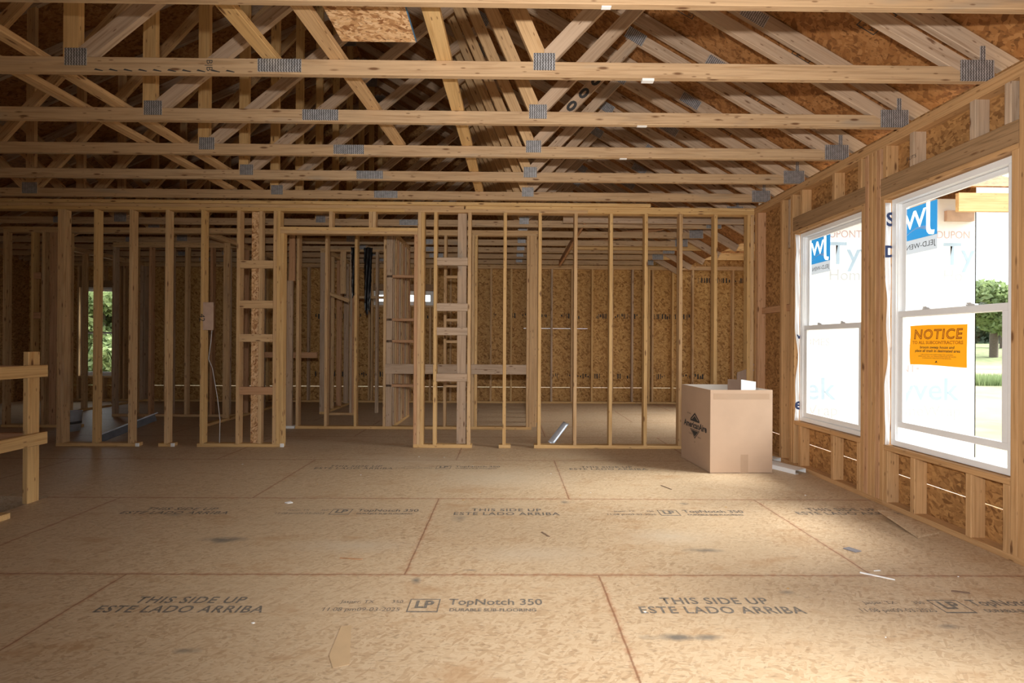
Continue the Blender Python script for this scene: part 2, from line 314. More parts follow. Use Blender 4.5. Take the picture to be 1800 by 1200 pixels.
def tube(name, pts, r, m, parent=None, n=8):
    cu = bpy.data.curves.new(name, 'CURVE'); cu.dimensions = '3D'; s = cu.splines.new('POLY'); s.points.add(len(pts) - 1)
    for p, q in zip(s.points, pts): p.co = (*q, 1)
    cu.bevel_depth = r; cu.bevel_resolution = 2; cu.use_fill_caps = True
    to = bpy.data.objects.new('t', cu); COL.objects.link(to); dg = bpy.context.evaluated_depsgraph_get(); dg.update()
    me = bpy.data.meshes.new_from_object(to.evaluated_get(dg)); me.name = name; bpy.data.objects.remove(to); bpy.data.curves.remove(cu)
    me.materials.clear(); me.materials.append(m); return link(name, me, Matrix(), parent)

# ------------------------------------------------------------------ the shell
XR, XL, YB, YF = 2.8186, -9.55, 9.65, -2.6          # faces of the studs right / left, back and front
XO = XR + 0.089                                      # inner face of the right sheathing
XW = 5.38                                            # end of the wing
Z_G = -0.85
floor = boxes('floor', [(XL - .1, -6.4, YF, YB + .1, -.30, 0), (-6.4, -3.53, YF, 0.9, -.30, 0), (-6.4, -3.53, 3.74, YB + .1, -.30, 0), (-3.53, XO + .012, YF, YB + .1, -.30, 0), (XO + .012, XW + .088, 5.62, YB + .1, -.30, 0)], FLM)
tagit(floor, kind='structure')
lowf = boxes('floor', [(-6.5, -3.4, 0.8, 3.85, -2.7, -2.6)], plain('cellar_concrete', (0.25, 0.24, 0.22), 0.8)); tagit(lowf, kind='structure')
sw = boxes('wall_stairwell', [(-6.5, -6.4, .8, 3.85, -2.6, -.3), (-3.53, -3.43, .8, 3.85, -2.6, -.3), (-6.4, -3.53, 3.74, 3.84, -2.6, -.3), (-6.4, -3.53, .8, .9, -2.6, -.3)], OSBX); tagit(sw, kind='structure')
# right wall sheathing: sheets meet at a 5 mm gap that lets daylight through
W1, W2 = (3.828, 4.72), (2.68, 3.591)
W0, W00 = (0.80, 1.69), (-1.40, -0.40)                # two unseen windows added beside and behind the photographer to even the foreground light
cells = cut_cells(YF, 5.60, [(-.30, .240), (.246, 2.83)], [(W1[0], W1[1], .458, 2.298), (W2[0], W2[1], .458, 2.298), (W0[0], W0[1], .458, 2.298), (W00[0], W00[1], .458, 2.298)])
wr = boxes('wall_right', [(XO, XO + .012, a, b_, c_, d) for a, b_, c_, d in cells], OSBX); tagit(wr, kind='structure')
# back wall
WB3, WB4 = (-8.56, -7.78, .50, 2.27), (-2.72, -1.50, 1.95, 2.24)
cells = cut_cells(XL - .1, XW, [(-.30, .310), (.3145, 3.0)], [WB3, WB4, (.3, 1.6, 1.5045, 1.507)])
wb = boxes('wall_back', [(a, b_, YB + .089, YB + .101, c_, d) for a, b_, c_, d in cells], OSBW); tagit(wb, kind='structure')
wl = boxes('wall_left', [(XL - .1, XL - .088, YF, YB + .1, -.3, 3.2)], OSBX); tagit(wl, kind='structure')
cells = cut_cells(5.6, YB + .1, [(-.3, 3.6)], [(6.3, 8.1, .7, 2.2)])       # unseen window opening added in the wing to light the floor behind the partition
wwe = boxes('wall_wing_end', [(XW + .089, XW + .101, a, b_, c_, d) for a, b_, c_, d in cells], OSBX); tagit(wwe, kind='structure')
cells = cut_cells(XL, XO, [(-.3, 4.0)], [(-0.3, 2.1, 0.05, 2.15), (-6.5, -4.9, .6, 2.1)])  # unseen openings behind the camera, added to let daylight in
wf = boxes('wall_front', [(a, b_, YF - .1, YF - .088, c_, d) for a, b_, c_, d in cells], OSBW); tagit(wf, kind='structure')
# wing front wall, wrapped in white house wrap, seen through the two windows
ww = boxes('wall_wing', [(XO + .012, XW + .101, 5.60, 5.615, -.9, 2.925)], WRAP); tagit(ww, kind='structure')
for xt, a, b_, c_ in ((3.74, 'Tyvek', 'HomeWrap', '\u2022DUPONT\u2022'), (5.09, 'Ty', 'Ho', '\u2022DUPON')):   # the wall ends in the middle of the second print
    text('wrap_print', a, 0.37, BACK(xt, 5.5985, 2.265), BLUE, ww, 'LEFT', bold=.003, width=.97); text('wrap_print', b_, 0.185, BACK(xt, 5.5985, 2.02), GREYINK, ww, 'LEFT')
    text('wrap_print', c_, 0.125, BACK(xt - .12, 5.5985, 2.50), PINK, ww, 'LEFT', width=.9)
for xt in (3.82, 5.27):
    text('wrap_print', 'Tyvek', 0.37, BACK(xt, 5.5985, .68), BLUE, ww, 'RIGHT', bold=.003); text('wrap_print', 'HomeWrap', 0.185, BACK(xt + .04, 5.5985, .435), GREYINK, ww, 'RIGHT')
    text('wrap_print', '\u2022DUPONT\u2022', 0.125, BACK(xt - .45, 5.5985, .93), PINK, ww, 'RIGHT')
for xt in (3.76, 4.95): text('wrap_print', 'HOMES', 0.12, BACK(xt, 5.5985, 1.235), GREYINK, ww, 'RIGHT')
pb = tagit(boxes('porch_beam', [(4.86, 6.4, 5.16, 5.20, 2.66, 2.86)], WOODY), 'pale new beam under the porch roof outside the nearer window', 'beam')
tagit(boxes('joist_block', [(5.10, 5.42, 5.56, 5.598, 2.66, 2.78)], PLY), 'tan wood block on the white wrapped wall outside, under the porch beam', 'wood block')
# roof deck on the truss chords (gable walls are closed below it once its line is known)
def Lz(x): return 2.82 - .58 * (x - 2.65)
XP = -2.57; ZP = Lz(XP)
TOP = .30
def Ll(x): return ZP + .17 - (ZP + .17 - 2.78) / (XP - (XL - .1)) * (XP - x)   # lower edge of the left top chord
def deck(name, pts, y0, y1, m=OSBD, t=.015):
    vs = []
    for y in (y0, y1):
        for x, z in pts: vs.append((x, y, z))
        for x, z in reversed(pts): vs.append((x, y, z + t))
    n = len(pts) * 2
    fs = [tuple(range(n - 1, -1, -1)), tuple(range(n, 2 * n))] + [(i, (i + 1) % n, n + (i + 1) % n, n + i) for i in range(n)]
    fs = [tuple(reversed(f)) for f in fs[2:]]
    q = [(0, 1, n - 2, n - 1), (1, 2, n - 3, n - 2)] if len(pts) == 3 else [(0, 1, 2, 3)]
    fs += q + [tuple(n + i for i in reversed(f)) for f in q]
    return mesh(name, vs, fs, m)
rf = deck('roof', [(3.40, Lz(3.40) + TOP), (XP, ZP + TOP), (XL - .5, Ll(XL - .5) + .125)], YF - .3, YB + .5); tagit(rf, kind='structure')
for gn, gy in (('wall_back_gable', YB + .102), ('wall_front_gable', YF - .115)):
    gp = [(XL - .09, 2.6), (3.35, 2.6), (3.35, Lz(3.35) + TOP - .01), (XP, ZP + TOP - .01), (XL - .09, Ll(XL - .09) + .115)]
    vs = [(x, gy, z) for x, z in gp] + [(x, gy + .012, z) for x, z in gp]
    tagit(mesh(gn, vs, [tuple(reversed(range(5))), tuple(range(5, 10))] + [(i, (i + 1) % 5, 5 + (i + 1) % 5, 5 + i) for i in range(5)], OSBX), kind='structure')
# roof of the wing, its ridge running off to the right
vs = [(XP + 3.4, 5.2, 2.99), (XW + .6, 5.2, 2.99), (XW + .6, 7.7, 4.40), (XP + 3.4, 7.7, 4.40), (XW + .6, YB + .5, 2.99), (XP + 3.4, YB + .5, 2.99)]
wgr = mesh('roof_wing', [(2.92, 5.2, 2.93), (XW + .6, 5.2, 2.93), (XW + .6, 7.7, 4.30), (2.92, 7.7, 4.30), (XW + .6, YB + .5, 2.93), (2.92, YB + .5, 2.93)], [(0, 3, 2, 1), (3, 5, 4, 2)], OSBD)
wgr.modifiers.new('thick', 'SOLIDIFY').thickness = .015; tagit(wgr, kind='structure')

# ------------------------------------------------------------------ ground and greenery
gnd = boxes('ground', [(-90, 90, -60, 110, Z_G - .3, Z_G)], GND); tagit(gnd, kind='structure')
def foliage(name, blobs, n, leaf, m, parent, seed):
    rg = np.random.default_rng(seed); vs = []; fs = []
    for (c_, r) in blobs:
        k = int(n * (r[0] * r[1] * r[2]) ** .5)
        d = rg.normal(size=(k, 3)); d /= np.linalg.norm(d, axis=1)[:, None]; rad = rg.uniform(.55, 1.05, (k, 1))
        p = np.array(c_) + d * rad * np.array(r) + rg.normal(scale=.05, size=(k, 3)) * np.array(r)
        a = rg.normal(size=(k, 3)); a /= np.linalg.norm(a, axis=1)[:, None]; bb = np.cross(a, rg.normal(size=(k, 3))); bb /= np.linalg.norm(bb, axis=1)[:, None]
        s = leaf * rg.uniform(.6, 1.3, (k, 1))
        for q, u, v in zip(p, a * s, bb * s * .55):
            i = len(vs); vs += [tuple(q - u), tuple(q + v), tuple(q + u), tuple(q - v)]; fs.append((i, i + 1, i + 2, i + 3))
    return mesh(name, vs, fs, m, parent)
def tree(x, y, h, wd, label, m, seed, n=2600, leaf=.13, low=False, group=None):
    t = root('tree', (x, y, Z_G), label, 'tree', group)
    rg = random.Random(seed); z0 = Z_G
    tube('trunk', [(x, y, z0 - .1), (x + .05, y, z0 + h * .35), (x - .04, y + .05, z0 + h * .75)], wd * .05, BARKM, t)
    bl = []
    for i in range(9):
        a = rg.uniform(0, 6.28); rr = wd * rg.uniform(.1, .42); zz = z0 + h * rg.uniform(.16 if low else .45, .84)
        bl.append(((x + rr * math.cos(a), y + rr * math.sin(a), zz), (wd * rg.uniform(.22, .34), wd * rg.uniform(.22, .34), h * rg.uniform(.12, .2))))
    foliage('crown', bl, n, leaf, m, t, seed); return t
TG = 'trees outside the windows'
tree(61.0, 60.0, 10.5, 8.5, 'leafy green tree outside the nearer window, beside the white wrapped wall', LEAF, 3, 900, .42, False, TG)
tree(73.5, 71.0, 9.6, 7.0, 'pale green tree at the far edge of the yard, to the right', LEAF, 13, 900, .42, False, TG)
tree(86.0, 84.0, 7.0, 13.0, 'low dark tree behind the grassy bank, seen under the meeting rail of the nearer window', LEAFD, 4, 900, .5, True, TG)
vs = []; fs = []; nx_ = 24
for j, (yy, zz) in enumerate(((52, Z_G - .05), (60, Z_G + .9), (70, Z_G + 1.9), (80, Z_G + 2.3), (100, Z_G + 2.4))):
    for i in range(nx_ + 1): vs.append((20 + i * 4, yy + 2 * math.sin(i * .7), zz + (.25 * math.sin(i * 1.1 + j) if j else 0)))
for j in range(4):
    for i in range(nx_): q = j * (nx_ + 1) + i; fs.append((q, q + 1, q + nx_ + 2, q + nx_ + 1))
bank = tagit(mesh('hill', vs, fs, plain('bank_grass', (.24, .27, .12), .9, vary=.35, scale=1.2), smooth=True), kind='structure')
tree(-15.2, 18.0, 4.4, 3.4, 'bushy light green tree filling the window at the far left of the house', LEAF, 5, 2800, .13, True, TG)
tree(-20.8, 24.5, 5.0, 4.0, 'green tree standing behind the bushy one outside the far left window', LEAF, 6, 1800, .15, True, TG)
tree(-15.4, 23.5, 4.4, 3.2, 'green tree to the right of the bushy one outside the far left window', LEAFD, 8, 2000, .14, True, TG)
def tufts(name, x0, x1, y0, y1, n, hgt, label, seed):
    rg = random.Random(seed); vs = []; fs = []
    for i in range(n):
        x, y = rg.uniform(x0, x1), rg.uniform(y0, y1); a = rg.uniform(0, 6.28); h = hgt * rg.uniform(.5, 1.2); dx, dy = .02 * math.cos(a), .02 * math.sin(a); lx, ly = rg.uniform(-.1, .1), rg.uniform(-.1, .1)
        k = len(vs); vs += [(x - dx, y - dy, Z_G - .02), (x + dx, y + dy, Z_G - .02), (x + lx, y + ly, Z_G + h)]; fs.append((k, k + 1, k + 2))
    return tagit(mesh(name, vs, fs, GRASSM), label, 'grass', kind='stuff')
tufts('grass', 24.3, 27.6, 24.6, 26.8, 3500, .55, 'clump of tall green grass on the dirt outside the near window', 1)

# ------------------------------------------------------------------ roof trusses
TX0, TX1 = XL, 2.872
def make_truss(y, label):
    t = root('roof_truss', (0, y, 2.77), label, 'roof truss', 'roof trusses spanning the house')
    yc = y + .019; f = (0, 1, 0); b_ = lambda n, x0, z0, x1, z1, w=.089, m=WOODG: board(n, (x0, yc, z0), (x1, yc, z1), w, .038, f, t, m)
    zc = 2.77 + .0445
    def web(x0, z0, x1, z1, clips, m=WOODG, w=.089):
        p0, p1 = Vector((x0, z0)), Vector((x1, z1)); d = (p1 - p0).normalized(); n_ = Vector((-d.y, d.x)); p0 = p0 - d * .12; p1 = p1 + d * .12; L = (p1 - p0).length
        poly_ = [p0 - n_ * w / 2, p1 - n_ * w / 2, p1 + n_ * w / 2, p0 + n_ * w / 2]
        for (a, b2, c2) in clips:                    # keep a*x + b*z >= c
            out = []
            for i in range(len(poly_)):
                P_, Q_ = poly_[i], poly_[(i + 1) % len(poly_)]; fp_, fq_ = a * P_.x + b2 * P_.y - c2, a * Q_.x + b2 * Q_.y - c2
                if fp_ >= 0: out.append(P_)
                if fp_ * fq_ < 0: out.append(P_ + (Q_ - P_) * (fp_ / (fp_ - fq_)))
            poly_ = out
        loc = [((q - p0).dot(d), (q - p0).dot(n_)) for q in poly_]; k_ = len(loc)
        M = Matrix((Vector((d.x, 0, d.y)), Vector((n_.x, 0, n_.y)), Vector((d.x, 0, d.y)).cross(Vector((n_.x, 0, n_.y))))).transposed().to_4x4(); M.translation = (p0.x, yc, p0.y)
        vs = [(u, v, .019) for u, v in loc] + [(u, v, -.019) for u, v in loc]
        mesh('web', vs, [tuple(range(k_)), tuple(reversed(range(k_, 2 * k_)))] + [(k_ + i, k_ + (i + 1) % k_, (i + 1) % k_, i) for i in range(k_)], m, t, M)
    BOT = (0, 1, 2.8592); DR = (-.58, -1, -(Lz(0) + .168)); DRL = (-.58, -1, -(Lz(0) - .001)); sL = (ZP + .17 - 2.78) / (XP - (XL - .1)); DL = (sL, -1, -(ZP + .168 - sL * XP))
    b_('bottom_chord', -1.352, zc, TX1, zc, m=WOODC); b_('bottom_chord', -6.0, zc, -1.353, zc, m=WOODC); b_('bottom_chord', TX0, zc, -6.001, zc, m=WOODC)
    ce = .0445 / math.cos(math.atan(.58))
    b_('lower_chord', 1.00, Lz(1.00) + ce, 2.76, Lz(2.76) + ce + .012, m=WOODG)
    b_('top_chord', XP - .0, ZP + .17 + ce * 1.2, 3.38, Lz(3.38) + .17 + ce * 1.2, .106, WOODG)
    b_('top_chord', XL - .4, Ll(XL - .4) + .06, XP - .02, Ll(XP - .02) + .06, .106, WOODG)
    b_('heel_block', 2.775, 2.861, 2.775, Lz(2.815) + .168, .075, WOOD)
    web(.235, 2.90, 1.04, Lz(1.04), [BOT, DRL, (1, 0, .20)])
    web(.165, 2.90, -.735, Lz(-.735) + .165, [BOT, DR, (-1, 0, -.199)], WOOD)
    web(-2.50, 2.87, -.30, Lz(-.30) + .165, [BOT, DR, (1, 0, -2.520)])
    web(-2.565, 2.87, -2.565, ZP + .16, [BOT, DR, DL], WOODY)
    web(-5.16, 2.87, -2.66, 5.60, [BOT, (-1, 0, 2.611), (1, 0, -5.165)], WOOD)
    web(-5.26, 2.87, -6.62, Ll(-6.62), [BOT, DL, (-1, 0, 5.256)], WOOD)
    web(-5.21, 2.87, -5.21, Ll(-5.21), [BOT, DL], WOOD)
    def plate(cx, cz, w_, h_, rot=0.0):
        Mx = frame3((cx, y - .0022, cz), (math.cos(rot), 0, math.sin(rot)), (-math.sin(rot), 0, math.cos(rot)))
        me = _bc.get(('pl', w_, h_))
        if me is None:
            vs, fs = boxes_mesh([(-w_ / 2, w_ / 2, -h_ / 2, h_ / 2, -.0022, .0015)])
            me = bpy.data.meshes.new('gusset_plate'); me.from_pydata(vs, [], fs); me.materials.append(PLATE); me.update(); _bc[('pl', w_, h_)] = me
        return link('gusset_plate', me, Mx, t)
    plate(.20, 2.857, .127, .100); plate(-1.35, 2.818, .254, .076); plate(-2.535, 2.857, .127, .100); plate(2.765, 2.832, .200, .125)
    plate(2.797, 2.935, .030, .085); plate(-5.21, 2.857, .16, .12); plate(1.055, Lz(1.055) + .05, .17, .10, -math.atan(.58)); plate(-.32, Lz(-.32) + .22, .2, .11, -math.atan(.58)); plate(-2.565, ZP + .16, .2, .15)
    plate(1.75, Lz(1.75) + .22, .2, .09, -math.atan(.58)); plate(-6.0, 2.818, .2, .076)
    return t
Y0, SP = 2.2151, .6096
TL = ['nearest roof truss, its bottom chord crossing the top edge of the view', 'second roof truss from the camera, just behind the strand board attic panel', 'third roof truss from the camera, above the far end of the long yellow board', 'fourth roof truss from the camera, with large black marker figures on its web',
      'fifth roof truss from the camera, two ahead of the stud partition', 'sixth roof truss, just in front of the top plates of the stud partition', 'seventh roof truss, just behind the top plates of the stud partition',
      'eighth roof truss, above the hallway behind the stud partition', 'ninth roof truss, just past the second stud partition', 'tenth roof truss, over the back rooms, third from the back wall but two', 'eleventh roof truss, over the back rooms behind the black film',
      'twelfth roof truss, the one before the last ahead of the back wall', 'last roof truss, against the back wall sheathing']
tr0 = make_truss(Y0, TL[0]); tr_kids = list(tr0.children)
for k in range(1, 13):
    r = tr0.copy(); COL.objects.link(r); r.location.y = Y0 + SP * k; r['label'] = TL[k]
    for ch in tr_kids:
        c_ = ch.copy(); COL.objects.link(c_); c_.parent = r
    if k == 3:
        a = Vector((.235, 0, 2.90)); d = (Vector((1.04, 0, Lz(1.04))) - a).normalized()
        for i, s in enumerate('0000'):
            p = a + d * (.42 + .15 * i)
            text('marker_figure', s, .13, frame3((p.x, Y0 + SP * k - .001, p.z), (-d.z, 0, d.x), (-d.x, 0, -d.z)), INK, r, bold=.006)
    if k == 1:
        text('pencil_mark', 'B|B', .05, frame3((-1.76, Y0 + SP - .001, 2.815), (0, 0, -1), (1, 0, 0)), INK, r)
        for i in range(10):
            px = -2.43 + i * .085
            mesh('ink_mark', [(px, Y0 + SP - .001, 2.782), (px + .05, Y0 + SP - .001, 2.774), (px + .055, Y0 + SP - .001, 2.778), (px + .01, Y0 + SP - .001, 2.790)], [(0, 1, 2, 3)], INK, r)
# white tags stapled under chords
for k, x, wd in ((0, .445, .022), (1, .815, .035), (2, .95, .035), (3, .96, .03)):
    yy = Y0 + SP * k
    tagit(boxes('paper_tag', [(x - wd, x + wd, yy + .004, yy + .034, 2.755, 2.7695)] if k == 1 else [(x - wd, x + wd, yy + .010, yy + .030, 2.764, 2.7695)], WHITE),
          ['white paper tag hanging under the nearest truss chord', 'small white tag stapled under the second truss chord', 'thin white tag stapled under the third truss chord', 'thin white tag stapled under the fourth truss chord'][k], 'paper tag', 'tags on the truss chords')
# loose bracing lying on the bottom chords
zb = 2.859 + .019 + .001
def brace(x0, y0, x1, y1, label, m=WOODY, z=zb):
    o = board('bracing_board', (x0, y0, z), (x1, y1, z), .089, .038, (0, 0, 1), None, m)
    return tagit(o, label, 'lumber', 'bracing boards laid across the truss chords')
brace(-.405, 2.2, -.33, 5.32, 'wide yellow bracing board across the trusses, right of the strand board attic panel')
brace(-2.785, 2.2, -2.77, 5.35, 'tan bracing board across the trusses, just left of the row of upright webs', WOOD)
brace(-3.08, 2.2, -3.06, 5.35, 'tan bracing board across the trusses, outermost of the two left of the upright webs', WOOD)
brace(-1.06, 2.2, -.93, 4.1, 'yellow bracing board running back beside the strand board attic panel', WOOD)
brace(-1.42, 2.2, -1.41, 2.9, 'short yellow bracing board left of the strand board attic panel')
pn = root('attic_panel', (-.72, 2.45, 2.86), 'square strand board panel with a blue edge lying on the nearest truss chords', 'board')
boxes('panel', [(-.93, -.523, 2.22, 2.66, 2.8605, 2.8755)], OSBC, pn); boxes('painted_edge', [(-.5229, -.519, 2.22, 2.66, 2.8605, 2.8755)], BPAINT, pn)
# ink stamps on the roof deck
sl = math.atan(.58)
def deckstamp(x, y, s):
    z = Lz(x) + TOP - .0015; dx, dz = math.cos(sl), -math.sin(sl)
    M = frame3((x, y, z), (0, -1, 0), (dx, 0, dz)) @ Matrix.Diagonal((-1, 1, 1, 1))
    q = .006; a, b_ = .11 * s, .075 * s
    mesh('grade_stamp', *boxes_mesh([(-a, a, -b_, -b_ + q, 0, .001), (-a, a, b_ - q, b_, 0, .001), (-a, -a + q, -b_, b_, 0, .001), (a - q, a, -b_, b_, 0, .001), (-.02, -.02 + q, -b_, b_, 0, .001)]), INK, rf, M)
    text('grade_stamp', 'APA', .05 * s, M @ Matrix.Translation((.045, .03 * s, 0)), INK, rf); text('grade_stamp', '7/16', .05 * s, M @ Matrix.Translation((-.065, -.02 * s, 0)), INK, rf); text('grade_stamp', 'SIZED FOR SPACING', .018 * s, M @ Matrix.Translation((.04, -.035 * s, 0)), INK, rf)
for x, y, s in ((2.15, 2.50, 1), (2.35, 3.07, .9), (1.25, 3.1, 1.1), (2.2, 3.65, 1), (2.15, 4.3, 1), (1.4, 3.75, .9), (2.2, 4.9, .9), (1.9, 2.52, .9), (2.45, 2.46, .7)): deckstamp(x, y, s)

# ------------------------------------------------------------------ front stud partition (Y 5.51)
FY = 5.51; ZT = 2.695
fp = root('stud_frame', (-1.2, FY + .045, 0), 'long open stud partition with a wide framed doorway, facing the room', 'wall framing', 'open stud frames')
fm = [WOOD, WOOD, WOODY, WOOD, WOODR]
for i, x in enumerate((-5.136, -5.096, -4.728, -4.326, -3.918, -3.515, -3.108, -2.692, -2.652)): V('stud', x, FY, .038, ZT, fp, m=fm[i % 3])
V('stud', -2.613, FY, .038, 2.44, fp, m=WOODY); V('stud', -1.085, FY, .038, 2.44, fp, m=WOODR)
for i, x in enumerate((-1.046, -1.007, -.862, -.472, -.065, .336, .747, 1.154, 1.556, 1.957, 2.359, 2.741, 2.780)): V('stud', x, FY, .038, ZT, fp, m=WOODY if i % 3 else WOOD)
for x in (-2.061, -1.607, -1.566): V('cripple_stud', x, FY, 2.516, ZT, fp)
for z, m_ in ((2.44, WOOD), (2.478, WOODY)): H('door_header', -2.614 if z < 2.45 else -2.614, -1.047, FY, z, fp, 'flat', m_)
for z in (2.04, 1.582, 1.199, .596): H('blocking', -3.069, -2.693, FY, z, fp, m=WOOD if z != .596 else WOODR)
for z in (2.089, 1.566, 1.289, .760): H('blocking', -.823, -.473, FY, z, fp, m=WOODG)
for a, b_ in ((-5.138, -4.322 + .10), (-3.98, -3.82), (-3.543, -2.58), (-1.085, -.415), (-.105, .03), (.30, XR - .001)): H('bottom_plate', a, b_, FY, 0, fp, 'flat', WOODY)
for x0, x1, z, m_ in ((-6.6, -1.2, ZT, WOODY), (-1.199, .9, ZT, WOOD), (.901, XR, ZT, WOODY), (-6.6, -.52, ZT + .0381, WOOD), (-.50, XR, ZT + .0381, WOODY)): H('top_plate', x0, x1, FY, z, fp, 'flat', m_)
H('backing_board', -6.4, 1.62, FY - .012, 2.7725, fp, 'flat', WOODY)
V('backing_stud', -.595, FY + .051, .038, ZT, fp, 'f', WOODG, w=.105); V('backing_stud', -2.965, FY + .051, .038, ZT, fp, 'f', OSBC, w=.095, label='strand board faced stud'); V('backing_stud', -2.866, FY + .02, .038, ZT, fp, m=WOOD, w=.065)
pw = root('plywood_backer', (-3.42, FY - .01, 1.33), 'small pinkish plywood rectangle nailed to a partition stud, with a cable below', 'board')
boxes('panel', [(-3.476, -3.362, FY - .012, FY - .0005, 1.33, 1.646)], PLY, pw)
text('marker_figure', '42', .09, frame3((-3.49, FY - .0125, 1.47), (0, 0, -1), (1, 0, 0)), INK, pw)
cb = tube('cable', [(-3.40, FY + .03, 1.33), (-3.41, FY + .03, 1.2), (-3.43, FY + .02, 1.0), (-3.38, FY + .01, .90), (-3.33, FY + .03, .55), (-3.30, FY + .03, .3), (-3.31, FY + .04, .04)], .0035, WIREM)
tagit(cb, 'thin white cable hanging down behind the plywood rectangle on the partition', 'cable')
G_ = 'white bracket ends on the cut bottom plates'
for i, (x, lb) in enumerate(((-4.235, 'white cut end on the bottom plate under the third partition stud'), (-3.835, 'white cut end on the bottom plate under the fourth partition stud'), (-2.597, 'white cut end on the bottom plate at the left side of the doorway'))):
    tagit(bevel(boxes('plate_end', [(x, x + .045, FY - .012, FY - .0005, .001, .043)], WHITE), .006), lb, 'plate end', G_)

# ------------------------------------------------------------------ second partition (Y 6.69)
MY = 6.69
mp = root('stud_frame', (-1.3, MY + .045, 0), 'second open stud partition across the hallway, seen through the doorway', 'wall framing', 'open stud frames')
for i, x in enumerate((-2.946, -2.553, -2.143, -1.741, -1.321, -.904, -.516, -.475, .248)): V('stud', x, MY, .038, ZT, mp, m=fm[i % 5])
V('stud', .288, MY, .038, ZT, mp, 'f', WOOD, w=.10, label='wide pale post face'); V('stud', -3.088, MY, 0.038, 2.05, mp, 'f', WOODG, w=.089)
V('stud', -3.05, MY, 2.051, ZT, mp, 'f', WOODR, w=.08)
V('stud', -1.700, MY, .038, ZT, mp, 'f', WOODG, w=.085)
for z in (2.101, 1.50, 1.20, .584): H('blocking', -1.702, -1.322, MY, z, mp, 'flat', WOODR)
for z in (2.101, 1.50, 1.20, .584): H('blocking', -.865, -.60, MY, z, mp, 'flat', WOOD)
H('rail', -1.70, .247, MY - .0385, .770, mp, m=WOODG, w=.135)
H('bottom_plate', -2.95, .325, MY, 0, mp, 'flat', WOODY); H('bottom_plate', -3.10, -2.96, MY, 0, mp, 'flat', WHITE)
for z in (ZT, ZT + .0381): H('top_plate', -6.98, .40, MY, z, mp, 'flat', WOOD)
for i, (x, f_) in enumerate(((-6.98, 'y'), (-6.60, 'y'), (-6.45, 'y'), (-6.34, 'f'), (-6.12, 'y'))): V('stud', x, MY, .038, ZT, mp, f_, m=fm[(i + 1) % 5])
H('bottom_plate', -6.99, -5.93, MY, 0, mp, 'flat', WOODY)
for z in (1.50, 2.05): H('blocking', -6.56, -6.46, MY, z, mp, m=WOODR)

# side walls running back from the second partition
def side_frame(x, y0, y1, label, n, m_=WOODG, sheet=False):
    s = root('stud_frame', (x, (y0 + y1) / 2, 0), label, 'wall framing', 'open stud frames')
    HY('bottom_plate', y0, y1, x, 0, s, m=WOODY); HY('top_plate', y0, y1, x, ZT, s, m=WOOD); HY('top_plate', y0, y1, x, ZT + .0381, s, m=WOOD)
    for i in range(n):
        y = y0 + (y1 - y0 - .038) * i / (n - 1); V('stud', x, y, .038, ZT, s, 'x', [m_, WOOD, WOODR][i % 3])
    return s
side_frame(-1.70, MY + .09, 7.85, 'closely packed stud wall running back from the left post of the plank rail', 9, WOODG)
side_frame(-2.06, 8.09, YB - .01, 'stud wall behind the black film, left of the narrow high window', 6, WOODG)
side_frame(.40, 7.3, YB - .01, 'stud wall running to the back wall right of the plank rail', 6, WOOD)
side_frame(-3.15, 8.05, YB - .01, 'stud wall running back behind the left side of the doorway', 5, WOODG)
side_frame(-4.34, 6.80, 9.0, 'stud wall running back behind the plywood rectangle', 5, WOODG)
side_frame(-7.35, 7.7, YB - .01, 'stud wall right of the far left window', 4, WOODG)
tf = root('stud_frame', (-5.3, 7.8, 0), 'dim stud partition deep behind the left studs, beside the far left window', 'wall framing', 'open stud frames')
for i, x in enumerate((-6.30, -5.97, -5.73, -5.40, -5.16, -4.76, -4.5)): V('stud', x, 7.7, .038, ZT, tf, m=[WOODG, WOOD, WOODR][i % 3])
H('bottom_plate', -6.3, -4.36, 7.7, 0, tf, 'flat'); H('top_plate', -6.3, -4.36, 7.7, ZT, tf, 'flat'); H('top_plate', -6.3, -4.36, 7.7, ZT + .0381, tf, 'flat')
cl = root('stud_frame', (-2.9, 8.3, 0), 'narrow closet frame with a sloping brace seen through the doorway', 'wall framing', 'open stud frames')
for i, x in enumerate((-3.0, -2.62, -2.58, -2.2)): V('stud', x, 7.95, .038, ZT, cl, m=[WOODR, WOODG][i % 2])
V('cripple_stud', -2.78, 7.95, 2.0, ZT - .001, cl, 'f', WOOD, w=.089); H('bottom_plate', -3.0, -2.5, 7.95, 0, cl, 'flat'); H('top_plate', -3.05, -1.7, 7.95, ZT, cl, 'flat'); H('rail', -2.54, -1.72, 7.99, 1.93, cl, 'flat')
board('brace', (-3.0, 7.94, 2.02), (-2.63, 7.94, 1.88), .06, .02, (0, 1, 0), cl, WOOD)
H('door_rail', -3.95, -3.02, 7.6, .95, cl, m=WOODR)

# ------------------------------------------------------------------ back wall framing
bf = root('stud_frame', (-1, YB, 0), 'back wall framing of evenly spaced studs against strand board sheathing', 'wall framing', 'open stud frames')
x = .846 - .4064 * 25; i = 0
while x < XW:
    if not (WB3[0] - .05 < x < WB3[1] + .01 or WB4[0] - .05 < x < WB4[1] + .01): V('stud', x, YB, .038, ZT, bf, m=[WOOD, WOODG, WOOD, WOODY][i % 4])
    else:
        a = WB3 if x < -5 else WB4
        V('cripple_stud', x, YB, .038, a[2] - .04, bf); V('cripple_stud', x, YB, a[3] + .13, ZT, bf)
    x += .4064; i += 1
for a in (WB3, WB4):
    for xx in (a[0] - .04, a[1] + .002): V('stud', xx, YB, .038, ZT, bf, m=WOOD)
    H('sill', a[0], a[1], YB, a[2] - .039, bf, 'flat', WOOD); H('header', a[0], a[1], YB + .005, a[3] + .002, bf, m=WOODD, w=.13, t=.076)
